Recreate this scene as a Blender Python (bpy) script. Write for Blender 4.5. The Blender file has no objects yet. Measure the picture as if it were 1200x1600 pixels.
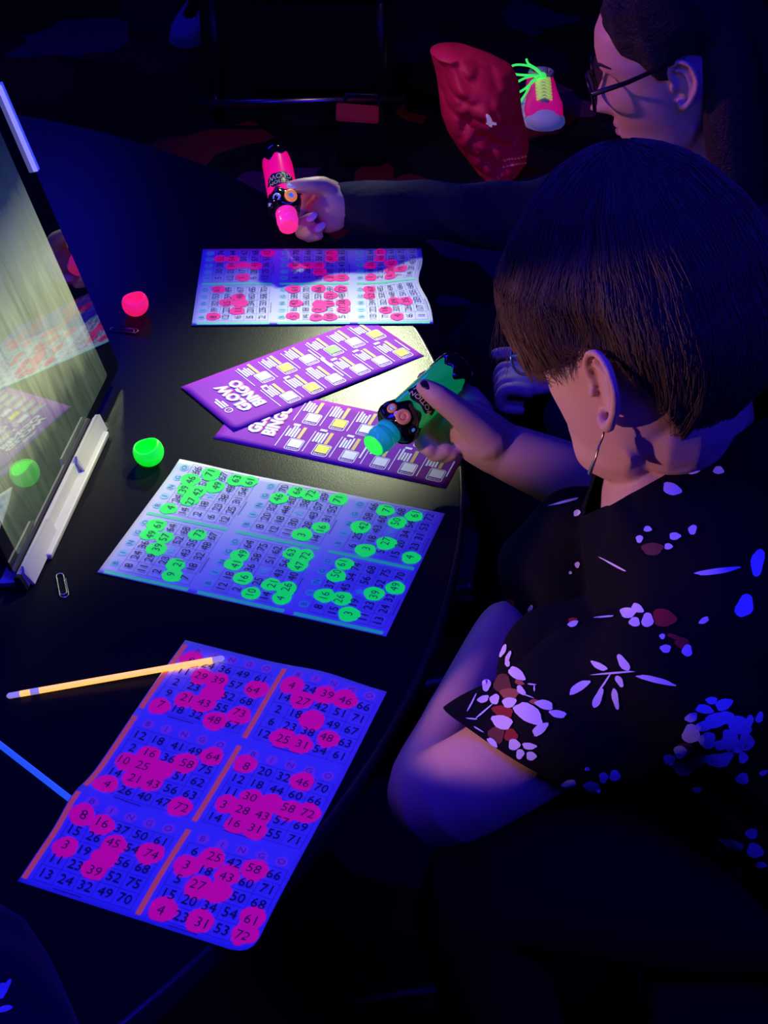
import bpy, bmesh, math, random
import numpy as np
from mathutils import Vector, Matrix, noise
from mathutils.bvhtree import BVHTree

random.seed(7); rng = np.random.RandomState(7)
SC = bpy.context.scene; COL = SC.collection
V = Vector

# ------------------------------------------------------------------ camera
FPX, PITCH, ROLL, CH = 2376.0, math.radians(37.3755), math.radians(0.62), 0.96387
FWD = np.array([0, math.cos(PITCH), -math.sin(PITCH)])
_r = np.array([1., 0, 0]); _u = np.cross(_r, FWD)
RGT = math.cos(ROLL)*_r + math.sin(ROLL)*_u
UPV = -math.sin(ROLL)*_r + math.cos(ROLL)*_u
CAM = np.array([0, 0, CH])
cam = bpy.data.cameras.new('camera'); cam.sensor_fit = 'HORIZONTAL'; cam.sensor_width = 36.0
cam.lens = FPX/1200*36.0; cam.clip_start = 0.01; cam.clip_end = 60
camo = bpy.data.objects.new('camera', cam); COL.objects.link(camo)
camo.matrix_world = Matrix((( RGT[0], UPV[0], -FWD[0], 0), (RGT[1], UPV[1], -FWD[1], 0), (RGT[2], UPV[2], -FWD[2], CH), (0, 0, 0, 1)))
SC.camera = camo

def ray(x, y): return FWD + RGT*(x-600)/FPX - UPV*(y-800)/FPX
def onz(x, y, z=0.0):
    d = ray(x, y); return V(CAM + d*(z-CH)/d[2])
def at(x, y, dep): return V(CAM + ray(x, y)*dep)
def depth_of(p): return float((np.array(p)-CAM) @ FWD)

# ------------------------------------------------------------------ world, lamps, exposure
w = bpy.data.worlds.new('world'); SC.world = w; w.use_nodes = True
w.node_tree.nodes['Background'].inputs[0].default_value = (0.01, 0.004, 1, 1)
w.node_tree.nodes['Background'].inputs[1].default_value = 0.012
SC.view_settings.view_transform = 'Standard'; SC.view_settings.look = 'None'
SC.view_settings.gamma = 1; SC.view_settings.use_curve_mapping = False
SC.view_settings.exposure = 0.0
UVC = (0.014, 0.010, 1.0)

def aim(o, loc, tgt):
    o.location = loc
    o.rotation_euler = (V(tgt)-V(loc)).to_track_quat('-Z', 'Y').to_euler()
def area(name, loc, tgt, power, color, sx, sy):
    l = bpy.data.lights.new(name, 'AREA'); l.shape = 'RECTANGLE'; l.size = sx; l.size_y = sy
    l.energy = power; l.color = color
    o = bpy.data.objects.new(name, l); COL.objects.link(o); aim(o, loc, tgt); return o
def spot(name, loc, tgt, power, color, half, blend, rad):
    l = bpy.data.lights.new(name, 'SPOT'); l.energy = power; l.color = color
    l.spot_size = math.radians(2*half); l.spot_blend = blend; l.shadow_soft_size = rad
    o = bpy.data.objects.new(name, l); COL.objects.link(o); aim(o, loc, tgt); return o
# blacklight tubes under the ceiling
area('blacklight_over_table', (-0.2, 0.85, 1.65), (-0.1, 1.1, 0), 17, UVC, 1.1, 0.25)
area('blacklight_left', (-1.9, 1.75, 1.35), (0.2, 1.5, 0.2), 12, UVC, 0.9, 0.25)
area('blacklight_far', (-1.5, 4.6, 1.62), (-0.3, 1.6, 0), 20, UVC, 1.2, 0.3)
area('blacklight_right', (1.0, -0.1, 1.6), (0.3, 0.95, 0.0), 24, UVC, 0.9, 0.25)
# torch beyond the table (oval beam), torch low at the left, then added fill spots
tb = spot('torch_behind_table', (0.0, 3.0, 1.02), (-0.10, 1.53, 0), 330, (0.90, 1.0, 0.64), 4.9, 1.0, 0.08)
tb.rotation_euler.rotate_axis('Z', math.radians(24)); tb.scale = (1.75, 1, 1)
spot('torch_left', (-0.82, 0.86, 0.14), (0.1724, 0.947, 0.227), 23, (1.0, 0.47, 0.62), 12.5, 0.16, 0.010)
spot('fill_at_hand', (-0.75, 0.70, 0.35), (0.075, 1.30, 0.105), 17, (1.0, 0.5, 0.68), 4.6, 0.4, 0.02)  # added spot that brightens the hand round the green bottle
spot('fill_far_hand', (-0.85, 1.62, 0.30), (-0.10, 1.84, 0.07), 7, (1.0, 0.74, 0.62), 5.0, 0.4, 0.02)  # unseen spot added to warm the hand round the pink bottle
spot('fill_on_stand', (0.42, 2.25, 1.2), (-0.345, 1.27, 0.015), 105, (1.0, 0.95, 0.40), 4.4, 0.6, 0.05)  # added to light the cream ledge, out of the torch's reach
spot('fill_far_face', (-0.95, 2.05, 0.30), (0.28, 1.80, 0.27), 26, (1.0, 0.31, 0.66), 8, 0.5, 0.03)  # added spot to bring up the far woman's face
spot('fill_over_bench', (-0.1, 3.2, 1.6), (-0.15, 3.72, -0.75), 14, (1.0, 0.5, 0.8), 13, 0.6, 0.05)  # dim spot added so the carpet by the bench shows
spot('fill_over_bag', (-0.75, 3.2, 0.55), (0.36, 3.80, -0.52), 22, (1.0, 0.5, 0.75), 13, 0.5, 0.04)  # added side spot to bring out the red bag and its folds

# ------------------------------------------------------------------ materials
def mat(name, base=(.5, .5, .5), rough=.5, emit=None, es=0.0, metal=0.0, spec=.5, coat=0.0, sheen=0.0, bump=None, trans=0.0, ior=1.45):
    m = bpy.data.materials.new(name); m.use_nodes = True
    nt = m.node_tree; p = nt.nodes['Principled BSDF']
    p.inputs['Base Color'].default_value = (*base, 1)
    p.inputs['Roughness'].default_value = rough
    p.inputs['Metallic'].default_value = metal
    p.inputs['Specular IOR Level'].default_value = spec
    p.inputs['Coat Weight'].default_value = coat
    p.inputs['Coat Roughness'].default_value = 0.05
    p.inputs['Sheen Weight'].default_value = sheen
    p.inputs['Transmission Weight'].default_value = trans
    p.inputs['IOR'].default_value = ior
    if emit: 
        p.inputs['Emission Color'].default_value = (*emit, 1); p.inputs['Emission Strength'].default_value = es
    if bump:
        sc, st, stretch = bump
        tc = nt.nodes.new('ShaderNodeTexCoord'); mp = nt.nodes.new('ShaderNodeMapping')
        mp.inputs['Scale'].default_value = stretch
        nz = nt.nodes.new('ShaderNodeTexNoise'); nz.inputs['Scale'].default_value = sc; nz.inputs['Detail'].default_value = 4
        bp = nt.nodes.new('ShaderNodeBump'); bp.inputs['Strength'].default_value = st; bp.inputs['Distance'].default_value = 0.004
        nt.links.new(tc.outputs['Object'], mp.inputs[0]); nt.links.new(mp.outputs[0], nz.inputs['Vector'])
        nt.links.new(nz.outputs['Fac'], bp.inputs['Height']); nt.links.new(bp.outputs[0], p.inputs['Normal'])
    return m
def noise_color(m, c1, c2, scale, lo=.4, hi=.6, stretch=(1, 1, 1), detail=4):
    nt = m.node_tree; p = nt.nodes['Principled BSDF']
    tc = nt.nodes.new('ShaderNodeTexCoord'); mp = nt.nodes.new('ShaderNodeMapping'); mp.inputs['Scale'].default_value = stretch
    nz = nt.nodes.new('ShaderNodeTexNoise'); nz.inputs['Scale'].default_value = scale; nz.inputs['Detail'].default_value = detail
    cr = nt.nodes.new('ShaderNodeValToRGB'); cr.color_ramp.elements[0].position = lo; cr.color_ramp.elements[1].position = hi
    cr.color_ramp.elements[0].color = (*c1, 1); cr.color_ramp.elements[1].color = (*c2, 1)
    nt.links.new(tc.outputs['Object'], mp.inputs[0]); nt.links.new(mp.outputs[0], nz.inputs['Vector'])
    nt.links.new(nz.outputs['Fac'], cr.inputs[0]); nt.links.new(cr.outputs[0], p.inputs['Base Color'])
    return m

M = {}
M['table'] = mat('black_laminate', (.010, .010, .012),   .24, spec=.05, bump=(500, .05, (1, 1, 1)))
M['edge'] = mat('black_edge_band', (.02, .02, .025), .3, spec=.6)
M['black'] = mat('black_plastic', (.012, .012, .014), .35)
M['gloss_black'] = mat('gloss_black', (.008, .008, .01), .08, spec=.7)
M['fabric_black'] = mat('black_fabric', (.012, .011, .013), .9, spec=.1)
M['chrome'] = mat('dull_metal', (.4, .4, .42), .3, metal=1)
M['paper'] = mat('white_paper', (.82, .82, .84), .8, spec=.2)
M['ink'] = mat('black_ink', (.09, .08, .13), .8, spec=.1)
M['grid'] = mat('grey_ink', (.35, .33, .4), .8, spec=.1)
M['pink_ink'] = mat('fluorescent_pink_ink', (.95, .06, .32), .7, (1, .0, .10), .34, spec=.1)
M['green_ink'] = mat('fluorescent_green_ink', (.10, .9, .14), .7, (.0, 1, .04), .5, spec=.1)
M['green_print'] = mat('green_print', (.25, .8, .4), .8, (.0, 1, .15), .17, spec=.1)
M['pale_green_print'] = mat('pale_green_print', (.45, .8, .75), .8, (.0, 1, .2), .05, spec=.1)
M['orange_print'] = mat('orange_print', (.7, .25, .15), .8, (1, .10, 0), .26, spec=.1)
M['pale_orange_print'] = mat('pale_orange_print', (.7, .45, .7), .8, (1, .08, .1), .06, spec=.1)
M['purple'] = mat('purple_card', (.34, .022, .52), .7, spec=.15)
M['white_print'] = mat('white_print', (.9, .88, .9), .6, (.6, .6, 1), .10)
M['amber_print'] = mat('amber_print', (.85, .55, .16), .6)
M['yellow_print'] = mat('yellow_print', (.9, .85, .05), .6, (1, .9, 0), .12)
M['lime_print'] = mat('lime_print', (.2, .8, .12), .6, (0, 1, 0), .1)
M['magenta_print'] = mat('magenta_print', (.85, .05, .4), .6)
M['cyan_print'] = mat('cyan_print', (.2, .5, .95), .6)
M['pink_bottle'] = mat('fluorescent_pink_plastic', (.9, .02, .25), .2, (1, .0, .16), .75, coat=.5)
M['green_bottle'] = mat('fluorescent_green_plastic', (.03, .5, .12), .2, (0, 1, .18), .13, coat=.6)
M['pink_cap'] = mat('fluorescent_pink_cap', (.95, .06, .3), .35, (1, .02, .14), .8)
M['green_cap'] = mat('fluorescent_green_cap', (.05, .9, .1), .35, (0.01, 1, .03), .75)
M['teal_cap'] = mat('teal_translucent_cap', (.03, .45, .5), .2, (0, .6, .5), .22, coat=.5)
M['pink_cap_side'] = mat('pink_translucent_cap', (.9, .05, .4), .2, (1, .02, .3), .8, coat=.5)
M['cup_pink'] = mat('fluorescent_pink_cup', (.95, .04, .2), .45, (1, .01, .13), .8)
M['cup_green'] = mat('fluorescent_green_cup', (.03, .9, .06), .45, (.0, 1, .02), .7)
M['eye_orange'] = mat('orange_print_eye', (.9, .35, .1), .3, (1, .28, .05), .5)
M['eye_orange_dim'] = mat('brown_orange_eye', (.7, .3, .15), .3, (1, .28, .08), .1)
M['eye_blue'] = mat('blue_print_eye', (.2, .5, .9), .2, (.1, .4, 1), .25)
M['eye_white'] = mat('pale_print_eye', (.8, .8, .95), .2)
M['gold_print'] = mat('pale_gold_lettering', (.75, .65, .45), .4, (.9, .8, .4), .06)
M['stick_orange'] = mat('glowing_orange_stick', (.9, .6, .2), .25, (1, .47, .06), 1.35)
M['stick_blue'] = mat('glowing_blue_stick', (.1, .2, .9), .25, (.02, .10, 1), .8)
M['stick_end'] = mat('cloudy_stick_end', (.8, .75, .85), .25, (.7, .55, .9), .35)
M['steel'] = mat('steel_wire', (.75, .85, .95), .25, metal=1)
M['copper'] = mat('copper_wire', (.95, .55, .45), .25, metal=1)
M['cream'] = mat('cream_plastic', (.72, .70, .50), .5)
M['skin'] = mat('skin', (.62, .36, .27), .5, spec=.35, bump=(260, .05, (1, 1, 1)))
M['skin_dark'] = M['skin']
M['lip'] = mat('lips', (.50, .20, .18), .45)
M['nail_dark'] = mat('dark_nail_polish', (.02, .008, .03), .15)
M['nail_white'] = mat('pale_nail', (.85, .75, .68), .25)
M['hair_grey'] = mat('short_brown_grey_hair', (.055, .035, .022), .6, spec=.15, bump=(45, .35, (14, 14, 1.2)))
M['hair_light'] = mat('grey_brown_hair_strands', (.12, .08, .05), .5, spec=.25)
M['hair_dark'] = mat('dark_hair', (.022, .012, .014), .45, spec=.35, bump=(60, .8, (2, 12, 12)))
M['blouse'] = mat('black_blouse', (.0055, .005, .008), .85, spec=.08, sheen=.0, bump=(30, .3, (1, 1, 1)))
M['petal'] = mat('white_flower_print', (.78, .72, .86), .8, spec=.1)
M['petal_red'] = mat('red_flower_print', (.32, .03, .03), .8, spec=.1)
M['petal_brown'] = mat('brown_flower_print', (.16, .05, .04), .8, spec=.1)
M['petal_orange'] = mat('rust_flower_print', (.38, .12, .07), .8, spec=.1)
M['navy'] = mat('navy_knit', (.016, .015, .030), .9, spec=.1, sheen=.1, bump=(90, .4, (1, 1, 1)))
M['gold'] = mat('gold_metal', (.8, .6, .3), .3, metal=1)
M['lens'] = mat('clear_lens', (.9, .92, 1), .03)
M['lens'].node_tree.nodes['Principled BSDF'].inputs['Alpha'].default_value = .12
M['frame'] = mat('black_spectacle_frame', (.008, .008, .01), .25)
M['red_cloth'] = mat('red_nylon', (.72, .02, .085), .5, (1, .01, .06), .03, spec=.3, bump=(18, .5, (1, 1, 1)))
M['red_dark'] = mat('dark_red_cloth', (.35, .02, .03), .7, (1, .02, .02), .03)
M['logo'] = mat('white_logo_print', (.9, .85, .9), .6, (.8, .5, 1), .25)
M['sneaker_pink'] = mat('fluorescent_pink_canvas', (.85, .03, .35), .7, (1, .0, .25), .3, bump=(300, .3, (1, 1, 1)))
M['rubber_white'] = mat('white_rubber', (.8, .8, .9), .5, (.2, .25, 1), .12)
M['lace_green'] = mat('fluorescent_green_lace', (.1, .9, .2), .6, (.05, 1, .12), .7)
M['lace_yellow'] = mat('fluorescent_yellow_lace', (.6, .8, .3), .6, (.55, .8, .15), .4)
M['shoe_grey'] = mat('pale_grey_canvas', (.45, .45, .5), .7)
M['wall'] = mat('dark_wall', (.02, .018, .02), .9)
M['ceiling'] = mat('dark_ceiling', (.02, .018, .02), .9)

# ------------------------------------------------------------------ helpers
class MB:
    """collects vertices and faces of one mesh"""
    def __init__(s): s.v = []; s.f = []; s.m = []
    def add(s, vs, fs, mi=0):
        b = len(s.v); s.v += [tuple(map(float, p)) for p in vs]
        for f in fs: s.f.append(tuple(b+i for i in f)); s.m.append(mi)
        return s
    def box(s, c, d, rot=None, mi=0, bev=0.0):
        bm = bmesh.new(); bmesh.ops.create_cube(bm, size=1.0)
        for v in bm.verts: v.co = V((v.co.x*d[0], v.co.y*d[1], v.co.z*d[2]))
        if bev > 0: bmesh.ops.bevel(bm, geom=bm.edges[:], offset=bev, segments=2, affect='EDGES', profile=.6)
        R = rot if rot is not None else Matrix.Identity(3)
        s.add([R @ v.co + V(c) for v in bm.verts], [[v.index for v in f.verts] for f in bm.faces], mi) if not bm.verts.index_update() else None
        bm.free(); return s
    def tube(s, pts, rad, seg=10, caps=True, mi=0, up=None, flat=1.0, closed=False):
        pts = [V(p) for p in pts]; n = len(pts)
        if not hasattr(rad, '__len__'): rad = [rad]*n
        t0 = (pts[1]-pts[0]).normalized()
        ref = V(up) if up is not None else (V((0, 0, 1)) if abs(t0.z) < .9 else V((1, 0, 0)))
        rings = []
        for i in range(n):
            if closed: t = pts[(i+1) % n]-pts[i-1]
            else: t = pts[min(i+1, n-1)]-pts[max(i-1, 0)]
            t.normalize()
            a = ref - t*ref.dot(t)
            if a.length < 1e-6: a = t.orthogonal()
            a.normalize(); b = t.cross(a); ref = a if up is None else V(up)
            rings.append([pts[i]+(a*math.cos(2*math.pi*k/seg)*flat+b*math.sin(2*math.pi*k/seg))*rad[i] for k in range(seg)])
        vs = [p for r in rings for p in r]; fs = []
        for i in range(n if closed else n-1):
            j = (i+1) % n
            for k in range(seg):
                k2 = (k+1) % seg
                fs.append((i*seg+k, i*seg+k2, j*seg+k2, j*seg+k))
        if caps and not closed:
            fs.append(tuple(range(seg))[::-1]); fs.append(tuple((n-1)*seg+k for k in range(seg)))
        return s.add(vs, fs, mi)
    def limb(s, pts, rad, seg=14, sub=6):
        seg = max(seg, 14) if max(rad if hasattr(rad, '__len__') else [rad]) < .02 else 44
        """rounded tapered limb through joints"""
        P, Rr = smooth_path(pts, rad, sub)
        s.tube(P, Rr, seg)
        s.ball(P[0], Rr[0], 10, 14); s.ball(P[-1], Rr[-1], 10, 14); return s
    def ball(s, c, r, nu=12, nv=18, rot=None, mi=0):
        rr = r if hasattr(r, '__len__') else (r, r, r); R = rot if rot is not None else Matrix.Identity(3); c = V(c)
        vs = [c + R @ V((0, 0, rr[2]))]
        for i in range(1, nu):
            a = math.pi*i/nu
            for k in range(nv):
                b = 2*math.pi*k/nv
                vs.append(c + R @ V((rr[0]*math.sin(a)*math.cos(b), rr[1]*math.sin(a)*math.sin(b), rr[2]*math.cos(a))))
        vs.append(c + R @ V((0, 0, -rr[2])))
        fs = [(0, 1+k, 1+(k+1) % nv) for k in range(nv)]
        for i in range(nu-2):
            for k in range(nv):
                a = 1+i*nv+k; b = 1+i*nv+(k+1) % nv
                fs.append((a, a+nv, b+nv, b))
        L = len(vs)-1; o = 1+(nu-2)*nv
        fs += [(o+k, L, o+(k+1) % nv) for k in range(nv)]
        return s.add(vs, fs, mi)
    def lathe(s, prof, org, ax, n1, seg=32, cap0=True, cap1=True, mi=0, wob=None):
        """profile (z, r) turned about an axis"""
        ax = V(ax).normalized(); n1 = V(n1); n1 = (n1-ax*n1.dot(ax)).normalized(); n2 = ax.cross(n1); org = V(org)
        vs = []; fs = []
        for i, (z, r) in enumerate(prof):
            for k in range(seg):
                a = 2*math.pi*k/seg
                zz, r2 = (z, r) if wob is None else wob(i, a, z, r)
                vs.append(org+ax*zz+(n1*math.cos(a)+n2*math.sin(a))*r2)
        n = len(prof)
        for i in range(n-1):
            for k in range(seg):
                k2 = (k+1) % seg; fs.append((i*seg+k, i*seg+k2, (i+1)*seg+k2, (i+1)*seg+k))
        if cap0: fs.append(tuple(range(seg))[::-1])
        if cap1: fs.append(tuple((n-1)*seg+k for k in range(seg)))
        return s.add(vs, fs, mi)
    def mesh(s, name):
        me = bpy.data.meshes.new(name); me.from_pydata(s.v, [], s.f)
        if any(s.m): me.polygons.foreach_set('material_index', s.m)
        me.update(); return me

def smooth_path(pts, rad, sub=4):
    P = [np.array(p, float) for p in pts]; n = len(P); R = list(rad) if hasattr(rad, '__len__') else [rad]*n
    oP, oR = [], []
    for i in range(n-1):
        p0 = P[max(i-1, 0)]; p1 = P[i]; p2 = P[i+1]; p3 = P[min(i+2, n-1)]
        for k in range(sub):
            t = k/sub
            oP.append(V(.5*((2*p1)+(-p0+p2)*t+(2*p0-5*p1+4*p2-p3)*t*t+(-p0+3*p1-3*p2+p3)*t**3)))
            oR.append(R[i]*(1-t)+R[i+1]*t)
    oP.append(V(P[-1])); oR.append(R[-1]); return oP, oR

def fix_normals(me):
    bm = bmesh.new(); bm.from_mesh(me); bmesh.ops.recalc_face_normals(bm, faces=bm.faces[:]); bm.to_mesh(me); bm.free()
def link(name, me, mats, parent=None, smooth=True, recalc=True):
    if isinstance(me, MB): me = me.mesh(name)
    if recalc: fix_normals(me)
    for m in (mats if isinstance(mats, (list, tuple)) else [mats]): me.materials.append(M[m] if isinstance(m, str) else m)
    if smooth: me.polygons.foreach_set('use_smooth', [True]*len(me.polygons))
    o = bpy.data.objects.new(name, me); COL.objects.link(o)
    if parent is not None:
        o.parent = parent
        o.matrix_parent_inverse = parent.matrix_basis.inverted()
    return o
def sharp(o, ang=35):
    """flat shading across hard edges"""
    me = o.data; bm = bmesh.new(); bm.from_mesh(me)
    for e in bm.edges:
        e.smooth = not (len(e.link_faces) == 2 and e.calc_face_angle(0) > math.radians(ang))
    bm.to_mesh(me); bm.free(); return o
def thing(name, label, cat, loc=(0, 0, 0), group=None):
    o = bpy.data.objects.new(name, None); COL.objects.link(o); o.location = loc; o.empty_display_size = .05
    o['label'] = label; o['category'] = cat
    if group: o['group'] = group
    return o
def tag(o, label, cat, group=None):
    o['label'] = label; o['category'] = cat
    if group: o['group'] = group
    return o
def stuff(o): o['kind'] = 'stuff'; return o
def structure(o): o['kind'] = 'structure'; return o
def fuse(mb, voxel, smooth=6, fac=.5):
    """joins overlapping closed shapes into one continuous skin"""
    me = mb.mesh('tmp'); fix_normals_islands(me)
    o = bpy.data.objects.new('tmp', me); COL.objects.link(o)
    md = o.modifiers.new('r', 'REMESH'); md.mode = 'VOXEL'; md.voxel_size = voxel
    if smooth:
        sm = o.modifiers.new('s', 'SMOOTH'); sm.iterations = smooth; sm.factor = fac
    dg = bpy.context.evaluated_depsgraph_get(); dg.update()
    r = bpy.data.meshes.new_from_object(o.evaluated_get(dg), depsgraph=dg)
    bpy.data.objects.remove(o); bpy.data.meshes.remove(me); r.materials.clear(); return r
def push_out(me, f):
    n = len(me.vertices); c = np.empty(n*3); m_ = np.empty(n*3)
    me.vertices.foreach_get('co', c); me.vertices.foreach_get('normal', m_); c = c.reshape(-1, 3); m_ = m_.reshape(-1, 3)
    c = c+m_*f(c[:, 0], c[:, 1], c[:, 2])[:, None]; me.vertices.foreach_set('co', c.ravel()); me.update()
def fix_normals_islands(me): fix_normals(me)

# ------------------------------------------------------------------ lettering
_gly = {}
def glyphs(txt, bold=0.0):
    key = (txt, bold)
    if key in _gly: return _gly[key]
    cu = bpy.data.curves.new('t', 'FONT'); cu.body = txt; cu.size = 1.0; cu.resolution_u = 2; cu.offset = bold
    o = bpy.data.objects.new('t', cu); COL.objects.link(o)
    dg = bpy.context.evaluated_depsgraph_get(); dg.update()
    me = bpy.data.meshes.new_from_object(o.evaluated_get(dg), depsgraph=dg)
    vs = np.array([v.co[:2] for v in me.vertices]) if len(me.vertices) else np.zeros((0, 2))
    fs = [tuple(p.vertices) for p in me.polygons]
    bpy.data.objects.remove(o); bpy.data.curves.remove(cu); bpy.data.meshes.remove(me)
    lo, hi = vs.min(0), vs.max(0); vs = vs-(lo+hi)/2
    _gly[key] = (vs, fs, hi-lo); return _gly[key]
def put_text(mb, fn, txt, cx, cy, height, maxw=None, mi=0, bold=0.0, squeeze=1.0):
    """centred text; fn maps flat (x, y) to 3-D"""
    vs, fs, d = glyphs(txt, bold); s = height/max(.69, min(d[1], .8)); sx = s*squeeze
    if maxw and d[0]*sx > maxw: sx = maxw/d[0]
    mb.add([fn(cx+p[0]*sx, cy+p[1]*s) for p in vs], fs, mi)

# ------------------------------------------------------------------ room
floor_m = mat('dark_patterned_carpet', (.02, .02, .03), .95, spec=.05)
nt = floor_m.node_tree
tc = nt.nodes.new('ShaderNodeTexCoord'); vo = nt.nodes.new('ShaderNodeTexVoronoi'); vo.inputs['Scale'].default_value = 5.5
nz = nt.nodes.new('ShaderNodeTexNoise'); nz.inputs['Scale'].default_value = 3.2
mx = nt.nodes.new('ShaderNodeMixRGB'); mx.inputs[0].default_value = .25
nt.links.new(tc.outputs['Object'], mx.inputs[1]); nt.links.new(nz.outputs['Color'], mx.inputs[2]); nt.links.new(tc.outputs['Object'], nz.inputs['Vector'])
nt.links.new(mx.outputs[0], vo.inputs['Vector'])
sp = nt.nodes.new('ShaderNodeSeparateColor'); nt.links.new(vo.outputs['Color'], sp.inputs[0])
cr = nt.nodes.new('ShaderNodeValToRGB'); cr.color_ramp.interpolation = 'CONSTANT'
el = cr.color_ramp.elements; el[0].position = 0; el[0].color = (.008, .008, .012, 1); el[1].position = .45; el[1].color = (.16, .012, .02, 1)
e = el.new(.65); e.color = (.09, .02, .09, 1); e = el.new(.78); e.color = (.012, .012, .03, 1)
nt.links.new(sp.outputs[0], cr.inputs[0]); nt.links.new(cr.outputs[0], nt.nodes['Principled BSDF'].inputs['Base Color'])
FZ = -0.75
structure(link('floor', MB().box((0, 2.6, FZ-.05), (7.2, 9.2, .1)), floor_m, smooth=False))
structure(link('wall_back', MB().box((0, 7.25, .55), (7.2, .1, 2.6)), 'wall', smooth=False))
structure(link('wall_front', MB().box((0, -2.05, .55), (7.2, .1, 2.6)), 'wall', smooth=False))
structure(link('wall_left', MB().box((-3.65, 2.6, .55), (.1, 9.4, 2.6)), 'wall', smooth=False))
structure(link('wall_right', MB().box((3.65, 2.6, .55), (.1, 9.4, 2.6)), 'wall', smooth=False))
structure(link('ceiling', MB().box((0, 2.6, 1.9), (7.2, 9.2, .1)), 'ceiling', smooth=False))

# ------------------------------------------------------------------ table
TC = V((-.925, 1.3376, 0)); TR = 1.012
t = thing('round_table', 'large round black laminate table under the bingo papers', 'table', (TC.x, TC.y, FZ))
link('tabletop', MB().lathe([(-.003, TR-.004), (0, TR-.006)], TC, (0, 0, 1), (1, 0, 0), 160), 'table', t, smooth=False)
link('edge_band', MB().lathe([(-.034, TR-.01), (-.032, TR-.002), (-.028, TR), (-.006, TR), (-.002, TR-.002), (-.0012, TR-.0055), (-.004, TR-.008), (-.03, TR-.02)], TC, (0, 0, 1), (1, 0, 0), 160, cap0=False, cap1=False), 'edge', t)
link('underside', MB().lathe([(-.031, TR-.012), (-.0045, TR-.012)], TC, (0, 0, 1), (1, 0, 0), 120), 'black', t, smooth=False)
link('pedestal', MB().lathe([(FZ+.04, .09), (FZ+.08, .055), (-.1, .05), (-.05, .16), (-.032, .2)], TC, (0, 0, 1), (1, 0, 0), 32), 'black', t)
link('base_plate', MB().lathe([(FZ, .36), (FZ+.02, .36), (FZ+.045, .3), (FZ+.05, .08)], TC, (0, 0, 1), (1, 0, 0), 48), 'black', t)

# ------------------------------------------------------------------ bingo sheets
SL, SW = .30, .2009
FACES = [ # A B C D E F, rows of five (0 = free square)
 [[8,24,36,49,61],[11,29,39,57,64],[2,23,0,52,68],[9,21,43,55,73],[7,18,32,48,67]],
 [[4,24,39,46,66],[14,27,42,51,71],[2,18,0,49,67],[6,23,38,48,63],[12,25,31,54,61]],
 [[12,18,41,49,64],[2,16,36,58,75],[10,25,0,51,62],[14,21,43,56,63],[4,26,40,47,72]],
 [[8,20,32,46,70],[12,18,44,60,66],[11,30,0,58,72],[3,28,43,57,69],[14,16,31,55,71]],
 [[8,16,37,50,61],[15,26,45,54,74],[3,19,0,56,68],[11,23,39,52,75],[13,24,32,49,70]],
 [[6,25,42,58,66],[3,18,43,60,71],[5,27,0,50,68],[15,20,34,54,61],[4,23,31,53,72]]]
FACES1 = [
 [[8,19,32,53,61],[12,22,15,59,69],[6,11,0,46,67],[5,20,34,60,65],[2,25,33,58,70]],
 [[5,30,38,52,74],[12,23,34,54,64],[1,17,0,50,62],[6,28,41,57,68],[13,25,36,51,63]],
 [[5,16,42,58,61],[14,18,36,60,70],[9,2,0,53,66],[10,17,11,51,69],[5,21,38,48,72]],
 [[6,24,40,60,70],[2,28,41,53,66],[15,21,36,50,61],[3,30,37,47,71],[11,25,43,56,65]],
 [[13,22,34,52,67],[7,16,32,53,65],[4,30,39,48,64],[6,26,35,51,66],[1,17,33,55,68]],
 [[1,18,36,55,64],[2,29,31,46,73],[6,20,42,52,63],[7,19,33,60,75],[14,27,45,51,62]]]
D3 = {0:[(0,0),(1,1),(1,2),(1,4),(2,2),(3,1),(3,2),(3,4),(4,0),(4,3)],1:[(0,0),(1,1),(0,2),(0,3),(2,2),(3,3),(4,1),(4,2)],
 2:[(0,4),(1,1),(2,0),(2,1),(2,2),(1,3),(3,1),(4,0),(3,2),(4,4)],3:[(0,0),(0,3),(2,1),(2,2),(2,3),(2,4),(3,0),(3,1),(3,2),(4,1),(4,2)],
 4:[(0,0),(0,1),(1,2),(2,0),(2,2),(3,2),(1,4)],5:[(0,1),(1,0),(0,3),(1,2),(2,1),(2,2),(3,4),(4,0),(4,2),(4,4)]}
D2 = {0:[(0,4),(0,3),(1,3),(1,2),(3,4),(3,1),(3,0)],1:[(0,0),(0,2),(0,3),(1,1),(1,2),(2,3),(1,4),(3,4),(4,4)],
 2:[(0,2),(0,3),(1,1),(2,0),(3,1),(4,0),(4,1),(3,4),(4,4),(4,3)],3:[(0,3),(1,4),(2,4),(3,0),(4,1),(4,4)],
 4:[(0,1),(1,1),(2,0),(0,3),(0,4),(3,2),(4,3)],5:[(1,0),(0,2),(2,1),(1,4),(2,3),(3,4),(4,0)]}
D1 = {0:[(0,0),(0,4),(1,2),(2,1),(2,3),(2,2)],1:[(0,3),(1,3),(1,2),(2,0),(2,2),(3,2),(4,4)],
 2:[(0,0),(0,2),(0,4),(2,0),(2,1),(2,2),(2,4),(3,0),(3,2),(3,3),(4,1),(4,2),(4,4)],3:[(0,2),(1,2),(2,2),(2,1),(3,0),(3,3),(3,4),(4,0)],
 4:[(0,3),(0,4),(1,1),(2,0),(2,2),(3,2)],5:[(0,0),(0,2),(1,3),(1,4),(2,0),(2,2),(2,1),(3,1)]}

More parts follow.
